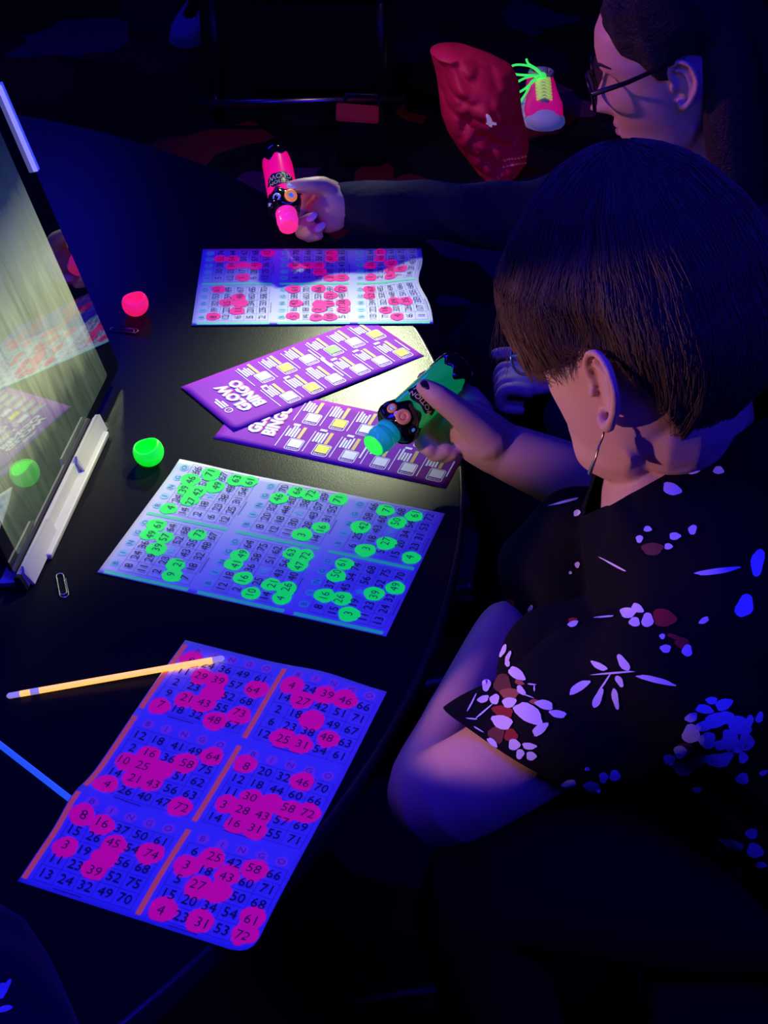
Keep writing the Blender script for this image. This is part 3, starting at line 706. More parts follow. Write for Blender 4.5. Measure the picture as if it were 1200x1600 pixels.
def head_pt(phi, z, feat=True):
    xf = np.interp(z, Z3, XF); xb = np.interp(z, ZB, XB); wd = np.interp(z, ZW, WW); xc = -.004 if z > -.07 else -.004+.02*(-.07-z)/.05
    c, s = math.cos(phi), math.sin(phi)
    y = wd*s
    if -.1 < z < -.04 and c > 0:
        xs_ = np.interp(z, [-.1, -.09, -.04], [.0850, .0845, .0865]); xf = xs_+(xf-xs_)*math.exp(-(y/.021)**2)
    x = xc+(xf-xc)*(abs(c)**.92) if c > 0 else xc-(xc-xb)*abs(c)
    if feat and c > 0:
        ay = abs(y)
        # nose: bridge to tip, wings
        if -.046 < z < .022:
            tt = (.022-z)/.058
            hgt = .030*min(1, max(0, tt))**1.25 if z > -.036 else .030*max(0, 1-(-.036-z)/.010)**.8
            wd_ = .0062+.0065*min(1, max(0, tt))**2
            x += hgt*math.exp(-(y/wd_)**2)
            x += .007*math.exp(-((ay-.012)/.006)**2-((z+.034)/.007)**2)
        x -= .011*math.exp(-((ay-.031)/.015)**2-((z-.006)/.010)**2)      # eye sockets
        x += .0075*math.exp(-((ay-.031)/.010)**2-((z-.003)/.0065)**2)     # lids over the eyeballs
        x += .003*math.exp(-((ay-.03)/.018)**2-((z-.021)/.005)**2)        # brow
        x += .004*math.exp(-((ay-.042)/.016)**2-((z+.022)/.014)**2)       # cheek
        x -= .010*max(0, (ay-.020)/.03)*math.exp(-((z+.068)/.016)**2)              # mouth corners fall back
    return V((x, y, z))
def frame(o, fwd_xy, pitch, roll=0.0):
    fh = V((*fwd_xy, 0)).normalized(); Lf = V((-fh.y, fh.x, 0)); F = fh*math.cos(pitch)-V((0, 0, 1))*math.sin(pitch); U = F.cross(Lf)
    if roll: R_ = Matrix.Rotation(roll, 3, F); Lf = R_ @ Lf; U = R_ @ U
    m = Matrix((( F.x, Lf.x, U.x, o[0]), (F.y, Lf.y, U.y, o[1]), (F.z, Lf.z, U.z, o[2]), (0, 0, 0, 1))); return m
def add_head(mb, Mh, sc=1.0, ear=1.0):
    zs = np.concatenate([np.linspace(-.120, -.095, 10), np.linspace(-.092, .04, 66), np.linspace(.044, .104, 22), [.107, .1095, .1115]])
    nv = 112; vs = []; fs = []
    for z in zs:
        for k in range(nv):
            p = 2*math.pi*k/nv; p = p-.28*math.sin(2*p)*.5 if False else p
            vs.append(Mh @ (head_pt(p, z)*sc))
    n = len(zs)
    for i in range(n-1):
        for k in range(nv): fs.append((i*nv+k, i*nv+(k+1) % nv, (i+1)*nv+(k+1) % nv, (i+1)*nv+k))
    fs.append(tuple(range(nv))[::-1]); fs.append(tuple((n-1)*nv+k for k in range(nv)))
    mb.add(vs, fs)
    for s in (1, -1):
        def E_(x, y, z): return Mh @ (V((-.018+(x+.018)*ear, s*(.0765+(y-.0765)*ear), .003+(z-.003)*ear))*sc)
        hx = [(.009, .003, .075), (.013, .016, .077), (.008, .029, .080), (-.006, .0335, .085), (-.018, .026, .090), (-.0235, .010, .092), (-.020, -.006, .090), (-.012, -.019, .086), (-.003, -.029, .081), (.005, -.0305, .077), (.009, -.022, .074)]
        P, Rr = smooth_path([E_(x-.012, y, z) for x, z, y in hx], [.0036, .0036, .0036, .0036, .0037, .0036, .0034, .0036, .0052, .0050, .0036], 4)
        mb.tube(P, [r*sc for r in Rr], 10)
        P, Rr = smooth_path([E_(x-.012, y, z) for x, z, y in ((.004, .021, .0785), (-.006, .018, .0815), (-.013, .008, .0840), (-.0125, -.006, .0835), (-.006, -.016, .0805))], [.0026, .0031, .0033, .0031, .0027], 4)
        mb.tube(P, [r*sc for r in Rr], 8)
        R3 = Mh.to_3x3() @ Matrix.Rotation(s*math.radians(-32), 3, 'Z')
        mb.ball(E_(-.018, .0765, .003), (.017*sc, .0042*sc, .029*sc), 12, 20, R3)
        mb.ball(E_(-.001, .0765, -.004), (.004*sc, .0035*sc, .0055*sc), 8, 12)
def nails(parent, items, m):
    for (p, q, nrm, wd, ln) in items:
        p = V(p); d = (V(q)-p).normalized(); n = V(nrm); n = (n-d*n.dot(d)).normalized(); sde = d.cross(n)
        R_ = Matrix((d, sde, n)).transposed()
        link('fingernail', MB().ball(p, (ln, wd, .0022), 8, 16, R_), m, parent)
def torso(mb, rings, F, L, seg=40, grow=0.0):
    vs = []; fs = []
    for (c, a, b) in rings:
        for k in range(seg):
            t = 2*math.pi*k/seg; ct, st = math.cos(t), math.sin(t)
            vs.append(V(c)+F*((a+grow)*abs(ct)**.85*math.copysign(1, ct))+L*((b+grow)*abs(st)**.85*math.copysign(1, st)))
    n = len(rings)
    for i in range(n-1):
        for k in range(seg): fs.append((i*seg+k, i*seg+(k+1) % seg, (i+1)*seg+(k+1) % seg, (i+1)*seg+k))
    fs.append(tuple(range(seg))[::-1]); fs.append(tuple((n-1)*seg+k for k in range(seg)))
    mb.add(vs, fs)
def hair_cap(Mh, sc, zlow, thick, nphi=96, nt=40, wave=None):
    """hair shell over the scalp: zlow(phi) lower edge, thick(phi, t) distance off the scalp"""
    vs = []; fs = []
    def P(phi, z, th):
        p = head_pt(phi, min(z, .1115), False); q = V(((p.x+.004)/.0092, p.y/.0058, (p.z-.0)/.0125 if p.z > 0 else p.z/.03)); 
        if q.length > 1e-6: q.normalize()
        return Mh @ ((p+q*th)*sc)
    for i in range(nt+2):
        for k in range(nphi):
            phi = 2*math.pi*k/nphi
            if phi > math.pi: ph_ = phi-2*math.pi
            else: ph_ = phi
            zl = zlow(ph_)
            if i == 0: vs.append(P(phi, zl+.004, -.006)); continue
            t = (i-1)/nt; zt = .1115; z = zl+(zt-zl)*math.sin(t*math.pi/2)
            th = thick(ph_, t)
            if wave: th += wave(ph_, t)
            vs.append(P(phi, z, th))
    n = nt+2
    for i in range(n-1):
        for k in range(nphi): fs.append((i*nphi+k, i*nphi+(k+1) % nphi, (i+1)*nphi+(k+1) % nphi, (i+1)*nphi+k))
    vs.append(Mh @ (V((-.004, 0, .1115+thick(0, 1)))*sc)); c = len(vs)-1
    fs += [((n-1)*nphi+k, (n-1)*nphi+(k+1) % nphi, c) for k in range(nphi)]
    return MB().add(vs, fs), P
def strands(curves, r=.0005):
    mb = MB()
    for pts in curves:
        n = len(pts); mb.tube(pts, [r*(1-.75*i/(n-1)) for i in range(n)], 3, caps=False)
    return mb
def cut_region(me, planes):
    """clean straight cuts: each item (point, normal, test); geometry on the normal side where test(p) holds is removed"""
    bm = bmesh.new(); bm.from_mesh(me)
    for co, no, test in planes:
        g = [f for f in bm.faces if test(f.calc_center_median(), 0)]
        es = {e for f in g for e in f.edges}; vs = {v for f in g for v in f.verts}
        bmesh.ops.bisect_plane(bm, geom=list(g)+list(es)+list(vs), plane_co=co, plane_no=no, dist=1e-6)
    dele = [f for f in bm.faces if any(test(f.calc_center_median(), 1) and (f.calc_center_median()-V(co)).dot(V(no)) > 0 for co, no, test in planes if True)]
    bmesh.ops.delete(bm, geom=dele, context='FACES'); bm.to_mesh(me); bm.free()
def chair(label, c, fwd, group='black chairs at the table'):
    """black padded chair; c = seat centre on top, fwd = direction the sitter faces"""
    f = V((*fwd, 0)).normalized(); l = V((-f.y, f.x, 0)); c = V(c); R_ = Matrix((f, l, V((0, 0, 1)))).transposed()
    root = thing('dining_chair', label, 'chair', (c.x, c.y, FZ), group)
    link('seat', MB().box(c-V((0, 0, .03)), (.43, .44, .06), R_, bev=.02), 'fabric_black', root)
    link('backrest', MB().box(c-f*.235+V((0, 0, .30)), (.045, .42, .34), R_, bev=.02), 'fabric_black', root)
    for sx_ in (1, -1):
        for sy in (1, -1):
            b = c+f*(.19*sx_)+l*(.19*sy)
            top = V((b.x, b.y, c.z-.055)) if sx_ > 0 else V((b.x, b.y, c.z+.16))-f*.02
            link('leg', MB().tube([V((b.x, b.y, FZ))+f*(.01*sx_), top], .012, 12), 'black', root)
    link('stretcher', MB().tube([V((c.x, c.y, c.z-.25))+l*.19+f*.185, V((c.x, c.y, c.z-.25))-l*.19+f*.185], .008, 10), 'black', root)
    return root
def shoes(parent, ankle, f, m='black'):
    f = V((*f, 0)).normalized(); l = V((-f.y, f.x, 0)); a = V((ankle[0], ankle[1], FZ))
    mb = MB(); mb.limb([a-f*.04+V((0, 0, .045)), a+f*.05+V((0, 0, .05)), a+f*.15+V((0, 0, .032))], [.042, .040, .030]); mb.ball(a+V((0, 0, .09)), .04)
    me = fuse(mb, .006, 6)
    c = np.empty(len(me.vertices)*3); me.vertices.foreach_get('co', c); c[2::3] = np.maximum(c[2::3], FZ+.001); me.vertices.foreach_set('co', c)
    link('shoe', me, m, parent)

# ------------------------------------------------------------------ person 1: short hair, flowered blouse, green bottle
F1 = V((-.995, .10, 0)).normalized(); L1 = V((-F1.y, F1.x, 0))
HC1 = V((.211, 1.047, .330)); MH1 = frame(HC1, (-.73, .683), math.radians(17), math.radians(0))
NB1 = V((.250, 1.043, .235))
SHL, ELL, WRL = V((.246, .885, .154)), V((.050, .862, .008)), V((.118, 1.085, -.006))
SHR, ELR = V((.262, 1.20, .180)), V((.345, 1.27, -.030))
RINGS1 = [(V((.47, 1.03, -.27)), .10, .15), (V((.465, 1.03, -.20)), .135, .185), (V((.43, 1.03, -.10)), .135, .168), (V((.355, 1.035, .02)), .145, .160), (V((.305, 1.04, .11)), .115, .165), (V((.272, 1.043, .18)), .085, .160), (V((.256, 1.043, .225)), .062, .105), (V((.250, 1.043, .25)), .05, .062)]
p1 = thing('person', 'seated woman with short hair and black flowered blouse holding the green bottle', 'person', (.45, 1.03, -.30))
b1 = MB()
add_head(b1, MH1)
b1.limb([MH1 @ V((-.020, 0, -.045)), (HC1*.45+NB1*.55)+V((.016, 0, -.02)), NB1+V((.004, 0, -.03))], [.058, .056, .064], 24)
b1.ball(MH1 @ V((.035, 0, -.085)), (.04, .035, .028), 10, 16, MH1.to_3x3())
torso(b1, RINGS1, F1, L1)
b1.limb([NB1+L1*.045+V((0, 0, -.045)), SHL, SHL*.55+ELL*.45+V((0, -.006, .004)), ELL, ELL*.6+WRL*.4, WRL], [.042, .045, .043, .042, .041, .029], 20)
# left hand lying in front of the lap
lh = WRL; dh = V((.45, .15, -.88)).normalized()
b1.ball(lh+dh*.05, (.026, .040, .048), 12, 16)
for i, o_ in enumerate((-.027, -.009, .009, .027)):
    s_ = lh+dh*.085+V((0, o_, 0)); b1.limb([s_-dh*.02, s_+dh*.03, s_+dh*.055+V((.008, 0, 0)), s_+dh*.068+V((.018, 0, 0))], [.0095, .0088, .008, .007], 10)
b1.limb([lh+dh*.02+V((.0, .03, 0)), lh+dh*.05+V((.006, .046, 0)), lh+dh*.075+V((.01, .05, 0))], [.012, .0105, .0085], 10)
def g(x, y, d): return at(x, y, DG+d)
wr = g(782, 702, .018)
b1.limb([NB1-L1*.045+V((0, 0, -.045)), SHR, ELR, ELR*.55+wr*.45, wr], [.042, .056, .043, .041, .0285], 20)
# right hand round the green bottle
b1.limb([wr, g(752, 682, .012), g(735, 665, .018)], [.029, .030, .027], 16)
b1.limb([g(752, 678, .012), g(742, 645, .034), g(736, 622, .046)], [.022, .020, .013], 14)
b1.limb([g(748, 690, .012), g(722, 682, .026), g(706, 680, .03)], [.022, .019, .013], 14)
b1.limb([g(765, 690, .0), g(741, 664, -.012), g(712, 640, -.024), g(684, 619, -.0285), g(663, 605, -.022)], [.022, .0175, .0138, .0125, .0088], 16)   # thumb
b1.limb([g(738, 622, .046), g(705, 602, .046), g(678, 590, .036), g(663, 592, .020)], [.0115, .0100, .0092, .008], 12)                  # index, behind the bottle
b1.limb([g(730, 645, .040), g(694, 650, .044), g(668, 664, .030), g(659, 688, .010), g(672, 703, .000)], [.0115, .0105, .0098, .0092, .0082], 12)   # middle, curled below
b1.limb([g(718, 664, .034), g(692, 676, .036), g(672, 692, .022), g(680, 709, .006), g(697, 704, .0)], [.0110, .0102, .0095, .009, .008], 12)
b1.limb([g(712, 684, .024), g(698, 698, .024), g(694, 712, .012), g(708, 708, .002)], [.0098, .009, .0085, .0075], 12)
body1 = link('body', fuse(b1, .0021, 5), 'skin', p1)
nails(body1, [(g(668, 602, -.0315), g(658, 596, -.028), UPV*.75-FWD*.5, .0064, .0085)], 'nail_dark')

# hair
def zl1(p):
    a = abs(math.degrees(p))
    return float(np.interp(a, [0, 35, 60, 76, 84, 100, 112, 130, 150, 180], [.006, .004, .006, .016, .034, .036, .012, -.025, -.060, -.078]))
def th1(p, t):
    a = abs(math.degrees(p))
    base = float(np.interp(a, [0, 40, 70, 90, 120, 150, 180], [.030, .030, .024, .020, .022, .020, .018]))
    low = float(np.interp(a, [0, 40, 70, 90, 120, 150, 180], [.020, .022, .014, .008, .008, .006, .005]))
    top = .056
    return low+(base-low)*sm(t/.35)+(top-base)*sm((t-.45)/.5)
def wave1(p, t):
    return .0016*math.sin(9*p+3*math.sin(4*t+p))*sm(t/.1)*(1-sm((t-.6)/.3))+.0008*math.sin(23*p+5*t)*(1-t)
hm, HP1 = hair_cap(MH1, 1.0, zl1, th1, 128, 48, wave1)
hair1 = link('hair', hm, 'hair_grey', p1)
cv = []
for i in range(2200):
    ph_ = rng.uniform(-math.pi, math.pi); t0 = rng.uniform(.05, 1.0); zl = zl1(ph_)
    if rng.rand() < .35: ph_ = rng.uniform(-.2, 1.7); t0 = rng.uniform(.1, .6)
    drop = rng.uniform(.3, .6); sw = rng.normal(0, .10); pts = []
    for j in range(6):
        t = t0-drop*j/5; ex_ = min(t, 0); t2 = max(t, 0); pp = ph_+sw*(j/5)**1.5
        z = zl1(pp)+(.1115-zl1(pp))*math.sin(t2*math.pi/2)+ex_*.035
        pts.append(HP1(pp % (2*math.pi), z, th1(pp, t2)+wave1(pp, t2)+.0012-.004*max(0, -ex_)*3))
    cv.append(pts)
for i in range(40):   # loose fringe wisps in front
    ph_ = rng.uniform(-.5, .9); z0 = rng.uniform(.02, .05); k_ = rng.uniform(.02, .034); pts = []
    for j in range(6): pts.append(HP1(ph_ % (2*math.pi), z0-.007*j, .029+k_*(j/5)**1.6*.5))
    cv.append(pts)
st = link('hair_strands', strands(cv, .00042), 'hair_light', hair1); st['kind'] = 'stuff'

# spectacles, earring
sp1 = link('spectacles', MB().tube([MH1 @ V((.098, .032+.024*math.cos(b*math.pi/12), .002+.019*math.sin(b*math.pi/12))) for b in range(24)], .0013, 8, closed=True)
           .tube([MH1 @ V((.098, -.032+.024*math.cos(b*math.pi/12), .002+.019*math.sin(b*math.pi/12))) for b in range(24)], .0013, 8, closed=True)
           .tube([MH1 @ V((.098, .009, .006)), MH1 @ V((.101, 0, .008)), MH1 @ V((.098, -.009, .006))], .0012, 8)
           .tube([MH1 @ V((.097, .056, .008)), MH1 @ V((.085, .070, .014)), MH1 @ V((.03, .078, .030)), MH1 @ V((-.012, .079, .036))], .0012, 8)
           .tube([MH1 @ V((.097, -.056, .008)), MH1 @ V((.088, -.078, .012)), MH1 @ V((.03, -.083, .018)), MH1 @ V((-.012, -.083, .026))], .0012, 8), mat('painted_blue_glint', (.1, .2, .7), .2, metal=.6), p1)  # blue light catching the rim is put into the frame colour
lob = MH1 @ V((-.010, .081, -.034))
er = thing_e = link('earring', MB().tube([lob+V((0, 0, .004)), lob+V((-.001, -.002, -.004)), lob+V((-.003, -.002, -.012))], .0009, 8)
      .tube([lob+V((-.003, -.002, -.011)), lob+V((-.0045, -.002, -.022)), lob+V((-.008, -.001, -.040))], [.0015, .0022, .0032], 8, up=(1, 0, 0), flat=.5), 'gold', p1)

# blouse: torso and short sleeves, cut at the hems and the V neck
AX = (ELL-SHL).normalized(); HEM = SHL+AX*.155
def blouse_mesh():
    mb = MB(); torso(mb, RINGS1[:-1], F1, L1, grow=.012)
    for s_ in (1, -1): mb.ball(V((.192, 1.04, .035))+L1*(.076*s_), (.088, .08, .088), 14, 20)
    mb.limb([NB1+L1*.03+V((.01, 0, -.03)), SHL+V((.006, 0, .0)), SHL*.5+HEM*.5, SHL+AX*.25], [.060, .071, .064, .057], 24)
    axr = (ELR-SHR).normalized()
    mb.limb([NB1-L1*.03+V((.01, 0, -.03)), SHR+V((.006, 0, 0)), SHR+axr*.13], [.060, .072, .068], 24)
    mb.limb([NB1+V((.03, 0, -.03)), NB1+V((.012, 0, .022))], [.080, .068], 24)
    return fuse(mb, .0042, 8)
bme = blouse_mesh()
# gentle folds
push_out(bme, lambda x, y, z: .0035*np.sin(x*38+z*61+2*np.sin(y*17))+.0022*np.sin(y*70-z*45))
HA, HB = at(708, 1144, 1.17), at(905, 1246, 1.17)
HN = (HB-HA).cross(V(-ray(800, 1190)).normalized()*.1+AX*.022).normalized()
if HN.dot(AX) < 0: HN = -HN
def arm_test(c, _): return (c-SHL).dot(AX) > .09 and (c-(SHL+AX*(c-SHL).dot(AX))).length < .11 and c.x < .2
PV = V((.120, 1.045, .125)); NBK = V((.315, 1.043, .275)); NLs = V((.225, 1.043, .258))+L1*.072; NRs = V((.225, 1.043, .258))-L1*.072
def nrm(a, b, c):
    n = (V(b)-V(a)).cross(V(c)-V(a)).normalized(); return n if n.z > 0 else -n
def up_test(sgn):
    def f(c, _): return c.z > .06 and (c-V((.25, 1.043, 0))).dot(L1)*sgn >= -1e-4
    return f
bmx = bmesh.new(); bmx.from_mesh(bme)
bmesh.ops.bisect_plane(bmx, geom=bmx.verts[:]+bmx.edges[:]+bmx.faces[:], plane_co=V((.25, 1.043, 0)), plane_no=L1, dist=1e-6); bmx.to_mesh(bme); bmx.free()
cut_region(bme, [(HA, HN, arm_test), (PV, nrm(PV, NLs, NBK), up_test(1)), (PV, nrm(PV, NRs, NBK), up_test(-1))])
blouse = link('blouse', bme, 'blouse', p1)

# flower print, laid on the cloth
dg = bpy.context.evaluated_depsgraph_get(); dg.update()
bmb = bmesh.new(); bmb.from_mesh(blouse.data); BV = BVHTree.FromBMesh(bmb); bmb.free()
def on_cloth(x, y, bv):
    d = V(ray(x, y)).normalized(); h, n, i, di = bv.ray_cast(V(CAM), d)
    if h is None: return None
    if n.dot(d) > 0: n = -n
    return h, n, di
def petal(mb, x, y, rx, ry, ang, bv, lift=.0008):
    a = math.radians(ang); c0 = on_cloth(x, y, bv)
    if c0 is None: return
    ph = random.uniform(0, 6); vs = [c0[0]+c0[1]*lift]; n = 16; rd = V(ray(x, y)).normalized()
    for k in (.5, 1.0):
        for b in range(n):
            t_ = 2*math.pi*b/n; q = k*(1+.09*math.sin(3*t_+ph)+.05*math.sin(5*t_+ph))
            px_, py_ = rx*q*math.cos(t_), ry*q*math.sin(t_)
            hh = on_cloth(x+px_*math.cos(a)-py_*math.sin(a), y+px_*math.sin(a)+py_*math.cos(a), bv)
            if hh is None or abs(hh[2]-c0[2]) > .035:     # past a fold or hem: stay in the plane of the petal's middle
                if abs(c0[1].dot(rd)) < .25: return
                xx, yy = x+px_*math.cos(a)-py_*math.sin(a), y+px_*math.sin(a)+py_*math.cos(a)
                d_ = V(ray(xx, yy)).normalized(); o_ = V(CAM); vs.append(o_+d_*((c0[0]-o_).dot(c0[1])/d_.dot(c0[1]))+c0[1]*lift); continue
            vs.append(hh[0]+hh[1]*lift)
    mb.add(vs, [(0, 1+b, 1+(b+1) % n) for b in range(n)]+[(1+b, 1+n+b, 1+n+(b+1) % n, 1+(b+1) % n) for b in range(n)])
C1 = lambda L_: [(690+x/5.217, 980+y/5.217, a/5.217, b/5.217, r) for x, y, a, b, r in L_]
C2 = lambda L_: [(600+x/2, 680+y/2, a/2, b/2, r) for x, y, a, b, r in L_]
WH = C1([(510,195,18,58,25),(548,250,17,58,20),(430,345,58,34,-30),(620,385,78,42,35),(370,480,36,50,10),(345,592,50,28,-20),(440,592,38,44,40),(560,617,58,42,-10),(500,775,88,56,15),(715,705,128,70,32),(808,830,74,38,-38),(842,635,74,38,15),(950,708,70,31,10),(420,940,52,24,40),(598,955,48,46,0),(720,966,58,28,6),(735,1045,42,36,10),(645,1030,32,42,20),(655,520,26,48,-40),(545,300,20,24,0)]) + \
 C2([(900,170,30,19,20),(970,105,28,14,-20),(1045,108,17,13,0),(910,318,18,12,0),(965,298,13,16,20),(825,295,13,9,0),(800,325,11,12,0),(890,350,13,10,0),(605,405,8,10,20),(583,430,5,5,0),(765,557,25,17,0),(795,543,20,13,30),(785,586,17,15,0),(825,580,18,23,10),(870,630,9,9,0),(880,668,17,13,0),(947,674,16,19,0),(592,593,17,9,-20),(460,542,7,14,20),(380,565,4,7,0),
 (612,788,38,13,-32),(675,722,28,10,25),(750,712,13,30,-35),(850,765,62,9,14),(670,822,12,34,25),(725,822,10,34,-10),(738,768,10,20,-30),(1165,400,20,44,10),(1125,535,26,38,25),(1040,427,70,9,-8),(1000,580,17,9,-30),
 (1060,840,28,18,-20),(1000,855,28,14,10),(1035,890,40,23,-15),(1110,905,36,28,20),(960,930,28,30,20),(1040,1000,52,32,10),(940,1036,38,24,0),(890,1010,18,18,0),(1085,960,38,26,40),(1010,950,26,26,0),
 (578,1085,24,11,-12),(650,1096,28,17,20),(685,1066,14,17,0),(720,1060,17,17,0),(715,1108,24,14,0),(635,1040,8,6,0),(1170,880,11,18,20),(1185,1052,14,8,-20),(1120,1070,20,18,0),(980,1105,14,9,0),(890,1132,30,13,12),(830,1110,8,9,0),
 (605,1195,22,11,20),(680,1210,40,11,12),(730,1305,26,18,20),(765,1240,34,6,10),(822,1280,9,28,-35),(805,1322,14,9,0),(1150,1242,20,17,0),(1160,1295,27,23,30),(1090,1275,40,14,20),(1040,1310,24,36,10),(1090,1360,40,12,10),(1180,1340,18,10,0),(970,1325,14,6,0),(990,1370,28,18,0),
 (1065,880,28,20,10),(1130,955,24,28,0),(1000,905,28,16,-15),(925,985,20,20,0),(1078,935,24,18,10),(985,1012,24,20,0),(1140,892,11,22,10),(1022,828,18,12,0),(1122,1005,15,18,0),(960,880,20,14,-20),(1050,965,20,16,0),
 (725,122,11,7,-40),(685,150,18,8,-30),(650,182,11,13,0),(605,245,13,9,-30)])
RD = C1([(505,690,88,48,15),(570,880,56,52,0),(362,420,24,44,10)])+C2([(875,572,38,28,10),(933,652,24,18,20),(910,632,28,7,20),(590,579,14,7,-10),(396,524,15,13,-30),(700,160,10,6,0)])
BR = C1([(500,465,72,80,0),(450,880,66,72,0)])+C2([(840,356,34,20,0),(940,980,26,22,0)])
OR = C1([(560,545,78,46,0),(765,612,44,22,10),(640,455,40,20,20)])
ST = C1([(250,620,7,85,28),(350,690,7,95,50),(250,750,48,6,5),(222,830,7,52,0),(155,805,58,6,-35),(305,835,48,6,30),(262,865,7,40,20),(740,470,35,6,5),(760,500,6,30,0),(700,560,60,5,20)])+C2([(720,405,48,3,28),(690,570,32,3,-5),(720,743,68,3,-5),(690,775,3,40,35),(565,210,48,4,-14)])
for nm, L_, m_, lf in (('flower_centres', BR, 'petal_brown', .0007), ('red_petals', RD, 'petal_red', .0009), ('rust_petals', OR, 'petal_orange', .0010), ('white_petals', WH, 'petal', .0012), ('flower_stems', ST, 'petal', .0010)):
    mb = MB()
    for q in L_: petal(mb, *q, BV, lf)
    if mb.v: stuff(link(nm, mb, m_, blouse))
# legs under the table
tr = MB(); KL, KR = V((.10, .93, -.20)), V((.10, 1.14, -.20))
for hip, kn in ((V((.46, .95, -.205)), KL), (V((.46, 1.11, -.205)), KR)): tr.limb([hip, (hip+kn)/2, kn, V((kn.x+.04, kn.y, -.45)), V((kn.x+.02, kn.y, -.66))], [.088, .080, .062, .055, .042], 18)
tr.ball(V((.47, 1.03, -.19)), (.14, .185, .095))
link('trousers', fuse(tr, .006, 6), 'fabric_black', p1)
shoes(p1, (.12, .93), (-1, 0)); shoes(p1, (.12, 1.14), (-1, 0))
chair('black padded chair under the woman in the flowered blouse', (.49, 1.03, -.304), (-1, .1))

# ------------------------------------------------------------------ person 2: spectacles, navy jacket, pink bottle
F2 = V((-1, .02, 0)).normalized(); L2 = V((-F2.y, F2.x, 0))
EAR2 = at(1072, 132, 1.80); MH2 = frame((0, 0, 0), (-.975, .22), math.radians(18))
HC2 = EAR2-(MH2 @ V((-.018, .08, .0))); MH2.translation = HC2
NB2 = V((HC2.x+.07, HC2.y+.0, .105))
SL2, EL2, WL2 = V((.45, 1.64, .045)), V((.27, 1.60, -.10)), onz(884, 588, -.06)
SR2, ER2 = V((.44, 1.98, .055)), V((.20, 1.945, .004))
p2 = thing('person', 'seated woman with dark hair behind her ear and black spectacles holding the pink bottle', 'person', (.62, 1.81, -.30))
b2 = MB(); add_head(b2, MH2, 1.0, .88)
b2.limb([MH2 @ V((-.018, 0, -.045)), (HC2*.5+NB2*.5)+V((.015, 0, -.01)), NB2+V((0, 0, -.03))], [.055, .053, .06], 24)
b2.ball(MH2 @ V((.032, 0, -.09)), (.04, .034, .026), 10, 16, MH2.to_3x3())
R2 = [(V((.63, NB2.y, -.27)), .10, .15), (V((.63, NB2.y, -.20)), .13, .18), (V((.60, NB2.y, -.10)), .125, .165), (V((.53, NB2.y, .0)), .12, .16), (V((.48, NB2.y, .05)), .10, .16), (V((.455, NB2.y, .085)), .06, .10), (NB2, .05, .055)]
torso(b2, R2, F2, L2)
def h(x, y, d): return at(x, y, DP+d)
w2 = h(532, 322, .006)
b2.limb([NB2-L2*.04, SR2, ER2, ER2*.5+w2*.5, w2], [.05, .050, .040, .033, .026], 18)
b2.limb([NB2+L2*.04, SL2, EL2, EL2*.5+WL2*.5, WL2], [.05, .052, .042, .036, .026], 18)
b2.ball(WL2+V((-.045, -.01, .0)), (.042, .030, .013), 10, 14)
for i, o_ in enumerate((-.026, -.009, .008, .025)):
    s_ = WL2+V((-.070, o_-.01, .0)); b2.limb([s_+V((.02, 0, 0)), s_+V((-.008, 0, .002)), s_+V((-.012, 0, -.022)), s_+V((.012, 0, -.028))], [.009, .0082, .0075, .0065], 10)
b2.limb([WL2+V((-.03, .025, 0)), WL2+V((-.065, .045, .004)), WL2+V((-.085, .048, .002))], [.011, .0095, .0078], 10)
b2.limb([w2, h(518, 322, .006), h(508, 325, .012)], [.028, .029, .024], 16)
b2.limb([h(520, 312, .004), h(513, 300, .018), h(506, 304, .026)], [.022, .018, .012], 14)
b2.limb([h(520, 340, .002), h(510, 347, .010), h(502, 350, .014)], [.019, .016, .011], 14)
b2.limb([h(520, 306, -.004), h(505, 292, -.016), h(484, 290, -.026), h(466, 291, -.0275), h(454, 291, -.024)], [.0165, .0138, .0112, .0100, .0072], 14)     # thumb
b2.limb([h(508, 304, .026), h(486, 305, .034), h(473, 318, .024), h(468, 332, .010)], [.0105, .0094, .0088, .0078], 12)                            # index
b2.limb([h(508, 322, .024), h(480, 326, .034), h(462, 340, .026), h(468, 349, .006), h(484, 341, -.010)], [.0105, .0096, .009, .0085, .0072], 12)      # middle
b2.limb([h(505, 338, .020), h(482, 348, .028), h(470, 362, .018), h(480, 366, .002), h(497, 357, -.010)], [.0100, .0092, .0086, .0082, .007], 12)
b2.limb([h(504, 348, .014), h(490, 360, .018), h(482, 370, .010), h(498, 368, -.004)], [.0090, .0082, .0078, .0066], 12)
body2 = link('body', fuse(b2, .0021, 4), 'skin', p2)
TC_ = -FWD
nails(body2, [(h(458, 290, -.0325), h(448, 290, -.031), UPV*.5-FWD*.8, .0062, .0095), (h(487, 339, -.0165), h(494, 334, -.018), -FWD+UPV*.3, .0056, .009), (h(500, 355, -.0165), h(507, 350, -.018), -FWD+UPV*.3, .0054, .009)], 'nail_white')
# lips and brow
lp = MB()
for zc, th_ in ((-.0585, .0030), (-.0695, .0036)):
    P_ = [MH2 @ (head_pt(math.asin(max(-1, min(1, y/.064))), zc)+V((-.0005, 0, -abs(y)*.03))) for y in np.linspace(-.020, .020, 11)]
    lp.tube(P_, [th_*(1-abs(y)/.022)**.6 for y in np.linspace(-.020, .020, 11)], 8)
link('lips', lp, 'lip', p2)
bw = MB()
for s_ in (1, -1):
    P_ = [MH2 @ (head_pt(math.asin(y/.075), .0235+.006*math.sin((y-.012)/.04*math.pi*.8))*1.0) for y in np.linspace(.012, .05, 8)] if s_ > 0 else [MH2 @ (head_pt(-math.asin(y/.075), .0235+.006*math.sin((y-.012)/.04*math.pi*.8))) for y in np.linspace(.012, .05, 8)]
    bw.tube(P_, [.002, .0026, .0026, .0025, .0023, .002, .0016, .001], 8)
